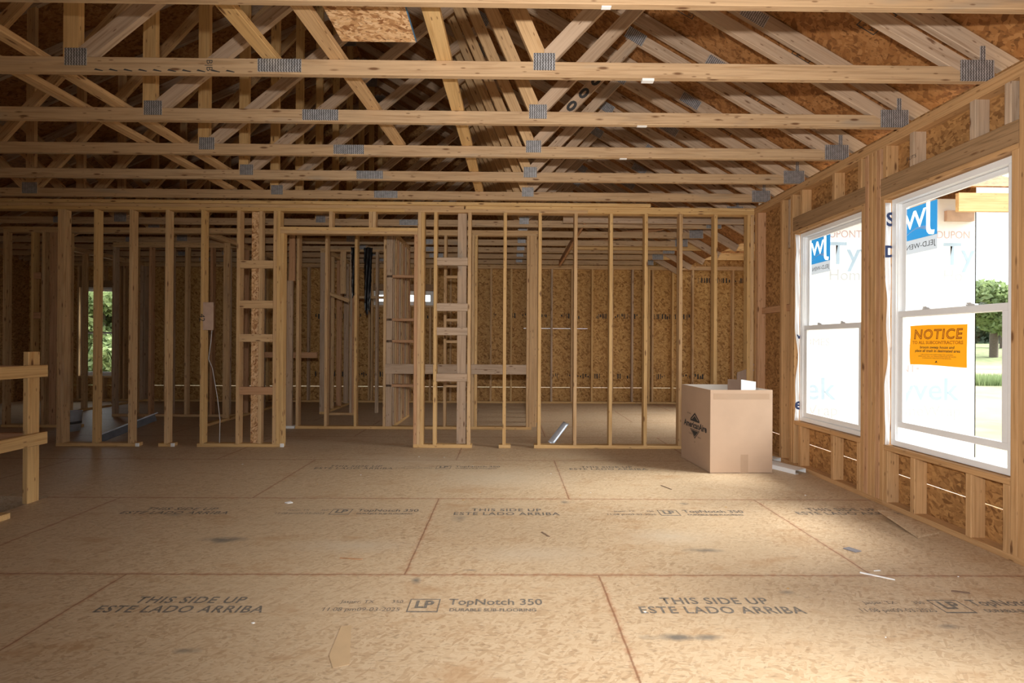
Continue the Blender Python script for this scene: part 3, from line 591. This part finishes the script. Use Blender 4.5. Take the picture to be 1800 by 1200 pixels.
for xx in (2.711, 2.751, 2.791): V('stud', xx, YB - .05, .038, ZT, bf, m=WOODY)
for xa, xb in ((XL, -3.2), (-3.199, 1.4), (1.401, XW)):
    H('bottom_plate', xa, xb, YB, 0, bf, 'flat', WOODY)
    for z in (ZT, ZT + .0381): H('top_plate', xa, xb, YB, z, bf, 'flat', WOOD)
H('ledger', .6, XW, 8.95, 2.78, bf, m=WOODY, w=.13, label='long ledger beam over the back room')
def printmarks(z, x0, x1, seed):
    rg = random.Random(seed); bl = []; x = x0
    while x < x1:
        wd = rg.uniform(.006, .03); h = rg.choice((.10, .10, .06, .035)); zo = rg.uniform(-.03, .03) if h < .1 else 0
        bl.append((x, x + wd, YB + .0875, YB + .0892, z + zo - h / 2, z + zo + h / 2)); x += wd + rg.uniform(.012, .035)
        if rg.random() < .08: x += rg.uniform(.1, .35)
    mesh('sheathing_print', *boxes_mesh(bl), INK, wb)
printmarks(1.76, -.3, 2.6, 1); printmarks(.545, .5, 2.7, 2); printmarks(.545, 3.0, 5.0, 3); printmarks(1.76, 2.95, 3.7, 4); printmarks(1.72, -3.9, -1.6, 5); printmarks(.56, -3.9, -1.6, 6); printmarks(2.5, 3.5, 5.1, 7)

# wing roof members seen top right behind the partition
def rafter(p0, p1, label, m=WOODD):
    return tagit(board('rafter', p0, p1, .089, .038, (1, 0, 0), None, m), label, 'rafter', 'rafters over the back wing')
rafter((1.02, 6.35, 2.87), (.90, 8.5, 2.62), 'dark sloping brace hanging under the trusses behind the partition', WOODR)
rafter((2.55, 6.4, 2.88), (1.40, 7.9, 2.90), 'dark diagonal member under the roof of the back wing, nearest the hanging brace', WOODR)
for i, x in enumerate((3.1, 3.6, 4.1, 4.6, 5.1)):
    rafter((x, 7.68, 4.20), (x, 9.7, 3.06), ('back wing rafter nearest the main roof', 'second back wing rafter from the main roof', 'third back wing rafter from the main roof', 'fourth back wing rafter from the main roof', 'back wing rafter next to the end wall')[i], WOODR)
gb = tagit(H('girder_beam', .95, XW, 8.05, 2.78, None, m=WOODY, w=.12), 'long pale girder beam crossing the back room below the trusses', 'beam')
gb2 = tagit(H('girder_beam', .70, XW, 6.24, 2.7715, None, m=WOODG, w=.09), 'grey weathered girder just behind the partition, right half of the house', 'beam')

# ------------------------------------------------------------------ right wall framing
rw = root('stud_frame', (XR + .045, 3.6, 0), 'framing of the window wall around the two white windows', 'wall framing', 'open stud frames')
def S(y, z0=.038, z1=ZT, n='stud', m=WOODO): return V(n, XR, y, z0, z1, rw, 'x', m)
S(5.42, m=WOODR); S(5.46); S(4.94, m=WOODO); S(4.800, 2.18, ZT - .03, 'cripple_stud', WOODG); S(4.762, m=WOODO)
S(4.722, .038, 2.298, 'trimmer_stud', WOODO); S(3.790, .038, 2.298, 'trimmer_stud', WOODO); S(3.593, .038, 2.298, 'trimmer_stud', WOODO); S(2.640, .038, 2.298, 'trimmer_stud', WOODO)
S(3.752, m=WOODR); S(3.713, m=WOODO); S(3.674, m=WOODO); S(3.632, m=WOODR); S(2.601, m=WOODO); S(2.562, m=WOODO); S(2.15); S(1.75); S(.74); S(.30); S(-.1)
for y in (4.612, 4.142, 3.83): S(y, .038, .420, 'cripple_stud', WOODO)
for y in (3.552, 3.312, 2.904, 2.681): S(y, .038, .420, 'cripple_stud', WOODO)
for y in (4.60, 4.142, 3.83): S(y, 2.462, ZT, 'cripple_stud', WOODO)
for y in (3.570, 3.330, 2.888, 2.681): S(y, 2.462, ZT, 'cripple_stud', WOODG if y < 3.4 else WOODO)
for (a, b_) in (W1, W2):
    HY('window_sill_plate', a, b_, XR, .420, rw, m=WOODO); HY('header_plate', a - .038, b_ + .038, XR, 2.299, rw, m=WOODO, t=.032)
    HY('header', a - .038, b_ + .038, XR, 2.332, rw, 'edge', WOODD, w=.13, t=.042); HY('header', a - .038, b_ + .038, XR + .046, 2.332, rw, 'edge', WOODD, w=.13, t=.042)
HY('blocking', 4.80, 5.42, XR + .045, 1.55, rw, 'edge', WOODR, w=.07)
HY('bottom_plate', YF, 3.6, XR, 0, rw, m=WOODO); HY('bottom_plate', 3.601, 5.5, XR, 0, rw, m=WOODO)
for z in (ZT, ZT + .0381): HY('top_plate', YF, 5.6, XR + .0012, z, rw, m=WOODO)
text('marker_figure', 'EUT5', .035, frame3((XR - .001, 3.349, 2.52), (0, -1, 0), (0, 0, 1)), INK, rw)

# ------------------------------------------------------------------ windows
def rect_frame(y0, y1, z0, z1, x0, x1, w_):
    return [(x0, x1, y0, y1, z0, z0 + w_), (x0, x1, y0, y1, z1 - w_, z1), (x0, x1, y0, y0 + w_, z0 + w_, z1 - w_), (x0, x1, y1 - w_, y1, z0 + w_, z1 - w_)]
def dh_window(name, y0, y1, z0, z1, zm, zlow, xin=2.862):
    w_ = root(name, (xin + .03, (y0 + y1) / 2, z0), kind='structure')
    fr = bevel(boxes('frame', rect_frame(y0 + .004, y1 - .004, z0, z1, xin, xin + .075, .040) + rect_frame(y0 + .038, y1 - .038, z0 + .03, z1 - .03, xin + .012, xin + .024, .012), VINYL, w_), .003)
    a, b_ = y0 + .046, y1 - .046
    up = bevel(boxes('sash', rect_frame(a, b_, zm - .02, z1 - .042, xin + .044, xin + .068, .034), VINYL, w_), .003); up['label'] = 'upper sash'
    boxes('pane', [(xin + .055, xin + .058, a + .03, b_ - .03, zm, z1 - .07)], GL, up)
    lo = bevel(boxes('sash', rect_frame(a, b_, zlow, zm + .026, xin + .014, xin + .040, .044), VINYL, w_), .003); lo['label'] = 'lower sash'
    boxes('pane', [(xin + .026, xin + .029, a + .04, b_ - .04, zlow + .04, zm - .015)], GL, lo)
    for k in (.3, .7):
        yy = a + (b_ - a) * k
        bevel(boxes('sash_lock', [(xin + .012, xin + .040, yy - .03, yy + .03, zm + .0265, zm + .036), (xin + .004, xin + .03, yy - .016, yy + .016, zm + .036, zm + .046)], LOCKM, lo), .004)
    return w_
dh_window('window_1', W1[0] + .012, W1[1] - .012, .462, 2.290, 1.365, .505)
dh_window('window_2', W2[0] + .012, W2[1] - .012, .462, 2.290, 1.428, .600)
dh_window('added_window_5', W0[0] + .012, W0[1] - .012, .462, 2.290, 1.365, .505)  # this one and the next are out of view, added for their daylight
dh_window('added_window_6', W00[0] + .012, W00[1] - .012, .462, 2.290, 1.365, .505)
# the far windows, built in the plane of the back wall
def far_window(name, b4, zm):
    x0, x1, z0, z1 = b4; w_ = root(name, ((x0 + x1) / 2, YB + .07, z0), kind='structure')
    rf_ = lambda a, b_, c_, d, y0, y1, t: [(a, b_, y0, y1, c_, c_ + t), (a, b_, y0, y1, d - t, d), (a, a + t, y0, y1, c_ + t, d - t), (b_ - t, b_, y0, y1, c_ + t, d - t)]
    boxes('frame', rf_(x0 + .004, x1 - .004, z0 + .002, z1 - .002, YB + .05, YB + .12, .045), VINYL, w_)
    for a, b_, yy in (((z0 + .045, zm + .02, YB + .065), (zm - .02, z1 - .045, YB + .09)) if zm else ((z0 + .045, z1 - .045, YB + .075),)) and [((z0 + .045), (zm + .02 if zm else z1 - .045), YB + .065)] + ([((zm - .02), z1 - .045, YB + .09)] if zm else []):
        s = boxes('sash', rf_(x0 + .05, x1 - .05, a, b_, yy, yy + .02, .034), VINYL, w_); boxes('pane', [(x0 + .08, x1 - .08, yy + .008, yy + .011, a + .03, b_ - .03)], GL, s)
    return w_
far_window('window_3', WB3, 1.36); far_window('window_4', WB4, None)

# stickers and notice on the panes
def sticker(name, yc, zc, wd, hb, ht, x, label):
    s = root(name, (x, yc, zc), label, 'sticker', 'maker stickers on the window panes')
    mir = lambda y, z, h: frame3((x - .0018, y, z), (0, 1, 0), (0, 0, 1))
    film_ = boxes('film', [(x - .0010, x, yc - wd / 2, yc + wd / 2, zc, zc + ht)], STKB, s)
    for ch_, sz_, yy_, zz_, bo_ in (('J', .25, yc - wd * .24, zc + ht * .60, .003), ('W', .175, yc + wd * .17, zc + ht * .58, .002)):   # the letters are windows in the blue film
        cu_ = bpy.data.curves.new('t', 'FONT'); cu_.body = ch_; cu_.size = sz_; cu_.align_x = 'CENTER'; cu_.align_y = 'CENTER'; cu_.offset = bo_; cu_.extrude = .02; cu_.resolution_u = 3
        ct_ = bpy.data.objects.new('t', cu_); COL.objects.link(ct_); ct_.matrix_basis = mir(yy_, zz_, 0)
        dg = bpy.context.evaluated_depsgraph_get(); dg.update(); cm_ = bpy.data.meshes.new_from_object(ct_.evaluated_get(dg)); c2_ = bpy.data.objects.new('t', cm_); COL.objects.link(c2_); c2_.matrix_basis = mir(yy_, zz_, 0)
        md = film_.modifiers.new('b', 'BOOLEAN'); md.object = c2_; md.operation = 'DIFFERENCE'; dg.update()
        me_ = bpy.data.meshes.new_from_object(film_.evaluated_get(dg)); film_.modifiers.clear(); film_.data = me_
        bpy.data.objects.remove(ct_); bpy.data.objects.remove(c2_)
    boxes('film', [(x - .001, x, yc - wd / 2, yc + wd / 2, zc - hb, zc)], STKG, s)['label'] = 'grey printed strip'
    mir = lambda y, z, h: frame3((x - .0018, y, z), (0, 1, 0), (0, 0, 1))
    text('lettering', 'J', .25, mir(yc - wd * .24, zc + ht * .60, 1), STKW, s, bold=.003); text('lettering', 'W', .175, mir(yc + wd * .17, zc + ht * .58, 1), STKW, s, bold=.002)
    n = 12; vs = []
    for i in range(n + 1):
        t_ = i / n; yy = yc + wd * .46 - wd * .74 * t_; zz = zc + ht * (.16 + .20 * math.sin(t_ * math.pi * .82)); th = .006 + .03 * t_ ** 2
        vs += [(x - .0022, yy, zz), (x - .0022, yy, zz - th)]
    mesh('swoosh', vs, [(2 * i, 2 * i + 1, 2 * i + 3, 2 * i + 2) for i in range(n)], STKW, s)
    text('lettering', 'JELD-WEN', .052, mir(yc, zc - hb * .52, 1), INK, s)
    return s
sticker('window_sticker', 4.475, 1.975, .27, .10, .235, 2.914, 'blue and grey maker sticker on the upper pane of the farther window')
sticker('window_sticker', 3.385, 1.965, .27, .10, .235, 2.914, 'blue and grey maker sticker on the upper pane of the nearer window')
sg = root('notice_sign', (2.884, 3.2, 1.2), 'orange NOTICE TO ALL SUBCONTRACTORS paper taped inside the nearer window', 'sign')
SX = 2.8850; yc, zc = 3.215, 1.205; wd, ht = .43, .275
vs = []; fs = []; n = 16; m_ = 10
for i in range(n + 1):
    for j in range(m_ + 1):
        u, v = i / n, j / m_
        vs.append((SX - .004 * (1 + math.sin(u * 7 + v * 3)) * .5, yc + wd / 2 - u * wd + .004 * math.sin(v * 6) * (1 - u), zc - ht / 2 + v * ht + .003 * math.sin(u * 5)))
for i in range(n):
    for j in range(m_): a = i * (m_ + 1) + j; fs.append((a, a + m_ + 1, a + m_ + 2, a + 1))
mesh('paper', vs, fs, SIGN, sg, smooth=True)
TS = lambda dy, dz: SIDE(SX - .0055, yc + dy, zc + dz)
text('lettering', 'NOTICE', .092, TS(0, .072), OCHRE, sg, outline=True, shear=.12, spacing=1.12)
text('lettering', 'TO ALL SUBCONTRACTORS', .0295, TS(0, .018), OCHRE, sg, outline=True, spacing=1.02)
text('lettering', 'broom sweep house and', .026, TS(0, -.014), INK, sg, shear=.15, bold=.0005)
text('lettering', 'place all trash in designated area', .026, TS(0, -.038), INK, sg, shear=.15, bold=.0005)
text('lettering', 'SUBCONTRACTOR IS RESPONSIBLE FOR CLEANING', .0105, TS(0, -.064), INK, sg)
text('lettering', 'DEBRIS & LEFT ONLY. ALL TRASH & SCRAP SHALL BE PLACED', .0105, TS(0, -.076), INK, sg)
text('lettering', 'IN DESIGNATED AREA FOR FUTURE REMOVAL', .0105, TS(0, -.088), INK, sg)
mesh('emblem', [(SX - .0055, yc + .012, zc - .119), (SX - .0055, yc, zc - .101), (SX - .0055, yc - .010, zc - .119), (SX - .0055, yc - .003, zc - .114)], [(0, 1, 2, 3)], INK, sg)
# folded-in flaps of house wrap around the openings
def flap(name, y, side, z0, z1, label, letters):
    """wavy strip folded round the trimmer; side=+1 flap on the far jamb"""
    f = root(name, (XR + .02, y, z0), label, 'house wrap', 'house wrap folded into the window openings')
    vs, fs = [], []; n = 40; K = 4
    for i in range(n + 1):
        v = i / n; z = z0 + (z1 - z0) * v
        e = XR + .008 + .016 * math.sin(v * 9 + y) + .008 * math.sin(v * 23) + (.022 * (1 - v) if side > 0 else .012)
        e = max(XR - .004, e - .02)
        for k in range(K + 1):
            s = k / K; vs.append((e + (2.862 - e) * s, y - side * (.004 + .006 * math.sin(s * 3 + v * 12) ** 2 + .008 * (1 - s)), z))
    for i in range(n):
        for k in range(K): a = i * (K + 1) + k; fs.append((a, a + 1, a + K + 2, a + K + 1))
    o = mesh('sheet', vs, fs, WRAP, f, smooth=True); o.modifiers.new('thick', 'SOLIDIFY').thickness = .0006
    for s, z, sz in letters: text('wrap_print', s, sz, frame3((XR + .034, y - side * .017, z), (1, 0, 0), (0, 0, 1)), NAVY, f, bold=.004)
    return f
flap('house_wrap', W1[1] + .0, 1, .46, 2.285, 'wavy white house wrap flap with one dark blue letter beside the farther window', [('e', .62, .16), ('V', 1.28, .05)])
flap('house_wrap', W2[1] + .0, 1, .46, 2.27, 'wavy white house wrap flap with dark blue letters between the two windows', [('S', 2.14, .14), ('D', 1.90, .12)])

# ------------------------------------------------------------------ cardboard box and what stands by it
bx = root('cardboard_box', (2.17, 4.8, 0), 'large open brown cardboard box on the floor near the window corner', 'box')
A = Vector((1.885, 4.470)); B = Vector((2.475, 4.485)); C_ = Vector((1.845, 5.105)); D_ = B + C_ - A; hB = .778; t = .006
def prism(quad, z0, z1):
    vs = [(p[0], p[1], z0) for p in quad] + [(p[0], p[1], z1) for p in quad]
    return vs, [(3, 2, 1, 0), (4, 5, 6, 7), (0, 1, 5, 4), (1, 2, 6, 5), (2, 3, 7, 6), (3, 0, 4, 7)]
def wallq(p, q, inn): n_ = (inn - (p + q) / 2); d = (q - p).normalized(); n_ = (n_ - d * n_.dot(d)).normalized() * t; return [p, q, q + n_, p + n_]
cen = (A + D_) / 2
def box_wall(p, q, name):
    v1, f1 = prism(wallq(p, q, cen), .002, hB); o = mesh(name, v1, f1, CARD, bx)
    n_ = (cen - (p + q) / 2); d = (q - p).normalized(); n_ = (n_ - d * n_.dot(d)).normalized()
    a = p + d * .007 + n_ * (t + .0006); b_ = q - d * .007 + n_ * (t + .0006); c_ = b_ + n_ * .0008; e = a + n_ * .0008
    v2, f2 = prism([a, b_, c_, e], .01, hB - .002); mesh('liner', v2, f2, CARDIN, o); return o
for p, q in ((A, B), (B, D_), (D_, C_), (C_, A)): box_wall(p, q, 'side_panel')
v1, f1 = prism([A, B, D_, C_], .001, .008); mesh('bottom_panel', v1, f1, CARD, bx)
fd = (B - A).normalized(); fM = Matrix((Vector((fd.x, fd.y, 0)), Vector((0, 0, 1)), Vector((fd.y, -fd.x, 0)))).transposed().to_4x4(); fM.translation = (A.x, A.y, 0)
boxes('tape', [(.29, .36, .002, .175, .0001, .0006)], TAPE, bx, fM); boxes('tape', [(.03, .56, .690, .745, .0001, .0005)], TAPE, bx, fM)
def LG(dy, z): # left face, which runs C_-A
    d = (A - C_).normalized(); p = (A + C_) / 2 + d * dy + Vector((-.0012, 0)); M = Matrix((Vector((d.x, d.y, 0)), Vector((0, 0, 1)), Vector((d.x, d.y, 0)).cross(Vector((0, 0, 1))))).transposed().to_4x4(); M.translation = (p.x, p.y, z); return M
lm = LG(0, .395)
def poly(name, pts, m, M, parent, dz=0): return mesh(name, [(x_, y_, dz) for x_, y_ in pts], [tuple(range(len(pts)))], m, parent, M)
TH = Matrix.Rotation(0, 4, 'Z')
poly('logo', [(-.10, .055), (0, .125), (.10, .055), (.10, .035), (-.10, .035)], INK, lm, bx, .0004); poly('logo', [(-.075, .052), (0, .104), (.075, .052)], CARD, lm, bx, .0008); poly('logo', [(-.062, .052), (0, .094), (.062, .052)], INK, lm, bx, .0012)
poly('logo', [(-.105, -.045), (.105, -.045), (0, -.135)], INK, lm, bx, .0004); poly('logo', [(-.085, -.052), (.085, -.052), (0, -.122)], CARD, lm, bx, .0008); poly('logo', [(-.076, -.056), (.076, -.056), (0, -.114)], INK, lm, bx, .0012)
text('lettering', 'AmericanAire', .088, lm @ Matrix.Translation((0, -.004, .0006)), INK, bx, bold=.003, shear=.1)
for dx_, dz_, s_ in ((-.13, .105, '&Heating'), (-.1, -.095, 'Cooling'), (.1, -.105, 'Systems'), (0, -.165, 'Inc')): text('lettering', s_, .022, lm @ Matrix.Translation((dx_, dz_, .0006)), INK, bx)
ins = root('cardboard_insert', (2.4, 4.9, .4), 'folded brown and white packing sheets sticking up out of the open box', 'packing')
def sheet(name, p0, p1, z0, z1, z1b, m):
    p0, p1 = Vector(p0), Vector(p1); d = (p1 - p0).normalized(); n_ = Vector((-d.y, d.x)) * .005
    vs = [(p0.x, p0.y, z0), (p1.x, p1.y, z0), (p1.x + n_.x, p1.y + n_.y, z0), (p0.x + n_.x, p0.y + n_.y, z0), (p0.x, p0.y, z1), (p1.x, p1.y, z1b), (p1.x + n_.x, p1.y + n_.y, z1b), (p0.x + n_.x, p0.y + n_.y, z1)]
    return mesh(name, vs, [(3, 2, 1, 0), (4, 5, 6, 7), (0, 1, 5, 4), (1, 2, 6, 5), (2, 3, 7, 6), (3, 0, 4, 7)], m, ins)
sheet('brown_sheet', (2.16, 4.72), (2.262, 4.66), .012, .862, .862, CARDDK); sheet('white_sheet', (2.265, 4.66), (2.428, 4.70), .012, .862, .838, WHITE); sheet('brown_sheet', (2.40, 4.94), (2.468, 4.97), .012, .930, .948, CARDDK)
sheet('brown_sheet', (2.36, 4.945), (2.398, 4.94), .012, .915, .930, CARDDK)
def vinyl_trim(pts, label):
    tr_ = root('vinyl_trim', pts[0], label, 'vinyl trim', 'white vinyl trim pieces on the floor beside the box')
    p0, p1 = Vector(pts[0]), Vector(pts[1]); d = (p1 - p0).normalized(); n_ = Vector((-d.y, d.x, 0)); L = (p1 - p0).length
    M = Matrix((d, n_, Vector((0, 0, 1)))).transposed().to_4x4(); M.translation = p0
    boxes('face', [(0, L, 0, .16, .036, .040)], VINYL, tr_, M); boxes('lip', [(0, L, 0, .004, .0, .0358)], VINYL, tr_, M); boxes('lip', [(0, L, .156, .160, .0, .0358)], VINYL, tr_, M); boxes('flange', [(0, L, .0045, .05, .0, .004)], VINYL, tr_, M)
vinyl_trim([(2.51, 4.75, .001), (2.665, 4.44, .001)], 'white vinyl trim channel lying on the floor between the box and the window wall, the longer one in front')
vinyl_trim([(2.55, 5.10, .001), (2.665, 4.86, .001)], 'short white vinyl trim piece lying behind the longer one by the box')
# scraps on the floor
sc = root('osb_scrap', (2.62, 3.17, 0), 'broken slab of strand board tilted on the floor under the nearer window', 'scrap board')
vs = [(2.60, 3.36, .050), (2.70, 3.36, .036), (2.765, 3.06, .012), (2.56, 2.98, .014)]
mesh('board', [(x, y, z) for x, y, z in vs] + [(x, y, z - .012) for x, y, z in vs], [(0, 3, 2, 1)[::-1], (4, 5, 6, 7)[::-1], (0, 1, 5, 4), (1, 2, 6, 5), (2, 3, 7, 6), (3, 0, 4, 7)], FLM, sc)
def chip(name, pts, h, m, label, cat='scrap', z=.0008, group=None):
    n = len(pts); o = mesh(name, [(x, y, z) for x, y in pts] + [(x, y, z + h) for x, y in pts], [tuple(reversed(range(n))), tuple(range(n, 2 * n))] + [(i, (i + 1) % n, n + (i + 1) % n, n + i) for i in range(n)], m)
    return tagit(o, label, cat, group)
chip('slate_chip', [(1.985, 2.83), (2.03, 2.845), (2.065, 2.79), (2.02, 2.775)], .004, plain('grey_shingle', (.22, .21, .23), .8), 'small grey shingle chip on the floor in front of the nearer window')
chip('vinyl_strip', [(1.86, 2.525), (1.87, 2.535), (1.99, 2.455), (1.985, 2.448)], .004, WHITE, 'long thin white strip lying across a floor seam on the right')
chip('vinyl_strip', [(1.95, 2.545), (1.955, 2.552), (1.99, 2.556), (1.99, 2.549)], .003, WHITE, 'tiny white strip just behind the long thin white strip')
chip('wood_splinter', [(2.17, 2.335), (2.18, 2.345), (2.25, 2.325), (2.245, 2.315)], .004, CARDDK, 'dark wood splinter in front of the long thin white strip')
chip('wood_splinter', [(.215, 3.06), (.222, 3.065), (.265, 2.99), (.255, 2.99)], .003, CARDDK, 'dark wood splinter in the middle of the floor')
chip('wood_splinter', [(1.30, 4.08), (1.306, 4.083), (1.36, 3.97), (1.352, 3.968)], .003, CARDDK, 'thin dark splinter on the floor left of the box')
chip('wood_splinter', [(-.93, 2.68), (-.93, 2.69), (-.80, 2.675), (-.81, 2.665)], .003, WOODR, 'reddish splinter just behind the front floor seam')
chip('paper_scrap', [(-1.66, 3.60), (-1.63, 3.63), (-1.60, 3.60), (-1.63, 3.585)], .006, WHITE, 'white paper scrap on the second floor seam left of the middle')
chip('wood_flake', [(-.70, 2.04), (-.66, 2.05), (-.585, 1.80), (-.64, 1.78), (-.68, 1.85)], .0012, plain('tan_flake', (.53, .37, .215), .7), 'long yellow wood flake pressed in the floor under the printed date')
chip('wood_block', [(-3.45, 3.28), (-3.35, 3.27), (-3.36, 3.12), (-3.47, 3.12)], .038, WOODY, 'offcut of yellow lumber at the edge of the stair opening')
rgc = random.Random(11)
for i in range(26):
    x, y = rgc.uniform(-2.6, 2.4), rgc.uniform(1.75, 5.2); s = rgc.uniform(.003, .009)
    chip('sawdust_chip', [(x - s, y), (x, y + s * .7), (x + s * 1.1, y + s * .1), (x + s * .2, y - s * .6)], .003, rgc.choice((WHITE, WOODY, WHITE)), 'tiny pale chip scattered on the subfloor', 'wood chip', group='tiny pale chips scattered on the subfloor')
# printing on the subfloor
for cx, cy, k in ((-1.465, 2.20, 0), (.97, 2.20, 0), (-2.33, 3.42, 0), (-.008, 3.42, 0), (2.435, 3.45, 0), (.962, 4.635, 0), (-1.47, 4.63, 0)):
    text('floor_print', 'THIS SIDE UP', .078, FL(cx, cy + .045), FLINK, floor, shear=0, bold=.0012, spacing=1.12)
    text('floor_print', 'ESTE LADO ARRIBA', .078, FL(cx, cy - .032), FLINK, floor, bold=.0012, spacing=1.12)
for cx, cy in ((-.38, 2.205), (2.05, 2.205), (-1.18, 3.42), (1.15, 3.42), (-.62, 4.65)):
    boxes('floor_print', [(cx - .07, cx + .07, cy - .055, cy - .047, .0003, .0012), (cx - .07, cx + .07, cy + .050, cy + .055, .0003, .0012), (cx - .07, cx - .065, cy - .047, cy + .05, .0003, .0012), (cx + .065, cx + .07, cy - .047, cy + .05, .0003, .0012)], FLINK, floor)
    text('floor_print', 'LP', .085, FL(cx, cy + .006), FLINK, floor, bold=.003)
    text('floor_print', 'TopNotch 350', .072, FL(cx + .11, cy + .028), FLINK, floor, 'LEFT', bold=.001); text('floor_print', 'DURABLE SUB-FLOORING', .034, FL(cx + .12, cy - .038), FLINK, floor, 'LEFT', bold=.0008)
    text('floor_print', '11:08 pm09-03-2025', .042, FL(cx - .10, cy - .035), FLINK, floor, 'RIGHT'); text('floor_print', 'Jasper, TX        350', .036, FL(cx - .10, cy + .03), FLINK, floor, 'RIGHT')

# ------------------------------------------------------------------ stair guard at the left edge
gr = root('guard_rail', (-3.54, 3.6, 0), 'temporary guard rail of new yellow lumber at the stair opening', 'railing')
V('post', -3.562, 3.560, .0005, 1.116, gr, 'y', WOODY); board('post', (-3.543, 1.2, .0005), (-3.543, 1.2, 1.1), .089, .038, (1, 0, 0), gr, WOODY)
for z, z2 in ((.972, .972), (.468, .452)):
    board('rail', (-3.504, 3.67, z), (-3.504, .95, z2 + .0), .089, .038, (1, 0, 0), gr, WOODY)
    H('cross_rail', -5.6, -3.563, 3.62, z - .05, gr, m=WOODR)

# ------------------------------------------------------------------ things seen between the studs
du = root('metal_strip', (.7, 6.2, 0), 'shiny silver sheet metal strip lying on the hallway floor behind the partition', 'metal strip')
p0, p1 = Vector((.50, 5.74, .02)), Vector((.62, 5.87, .045)); 
vs = []; n = 14
for i in range(n + 1):
    t_ = i / n; x = .51 + .23 * t_; y = 5.70 + .40 * t_; z = .006 + .175 * t_
    vs += [(x - .036, y, z + .034), (x, y - .004, z + .014 + .003 * (i % 2)), (x + .036, y + .004, z + .004)]
o = mesh('sheet', vs, [q for i in range(n) for q in ((3 * i, 3 * i + 1, 3 * i + 4, 3 * i + 3), (3 * i + 1, 3 * i + 2, 3 * i + 5, 3 * i + 4))], STEEL, du, smooth=True); o.modifiers.new('thick', 'SOLIDIFY').thickness = .001
fs_ = root('metal_flashing', (-5.1, 6.0, 0), 'dark bent metal flashing leaning behind the second and third partition studs', 'metal flashing')
board('sheet', (-4.88, 5.72, .012), (-4.62, 6.35, .20), .085, .003, (1, 0, .2), fs_, DARKSTEEL); board('bright_edge', (-4.86, 5.72, .075), (-4.60, 6.35, .262), .012, .012, (0, 0, 1), fs_, STEEL)
bu = root('metal_bucket', (-5.80, 6.45, 0), 'dark metal bucket with a shiny side on the floor below the far left window', 'bucket')
def lathe(name, prof, c, m, parent, n=20):
    vs = [(c[0] + r * math.cos(2 * math.pi * k / n), c[1] + r * math.sin(2 * math.pi * k / n), c[2] + z) for r, z in prof for k in range(n)]
    return mesh(name, vs, [(i * n + k, i * n + (k + 1) % n, (i + 1) * n + (k + 1) % n, (i + 1) * n + k) for i in range(len(prof) - 1) for k in range(n)], m, parent, smooth=True)
lathe('body', [(0, .002), (.085, .002), (.105, .26), (.11, .265), (.102, .262), (.08, .01), (0, .01)], (-5.80, 6.45, 0), STEEL, bu); lathe('band', [(.0945, .10), (.0965, .10), (.0985, .13), (.0965, .13)], (-5.80, 6.45, 0), DARKSTEEL, bu)
bfm = root('black_film', (-2.55, 7.9, 2.0), 'torn black plastic film hanging from the ceiling framing behind the doorway', 'plastic film')
def film(x0, x1, z0, z1, y, seed):
    rg = random.Random(seed); vs = []; nx, nz_ = 8, 30
    for j in range(nz_ + 1):
        v = j / nz_; z = z1 + (z0 - z1) * v; nar = 1 - .45 * v ** 3
        for i in range(nx + 1):
            u = i / nx; vs.append((x0 + (x1 - x0) * (.5 + (u - .5) * nar) + rg.uniform(-.006, .006) * (1 if i in (0, nx) else 0), y + .03 * math.sin(u * 9 + v * 4) + rg.uniform(-.004, .004), z + (rg.uniform(-.1, .02) if j == nz_ else 0)))
    o = mesh('sheet', vs, [(j * (nx + 1) + i, j * (nx + 1) + i + 1, (j + 1) * (nx + 1) + i + 1, (j + 1) * (nx + 1) + i) for j in range(nz_) for i in range(nx)], BLACKPL, bfm, smooth=True); return o
film(-2.56, -2.42, 1.95, 2.74, 7.80, 1); film(-2.36, -2.22, 1.72, 2.74, 7.82, 2)
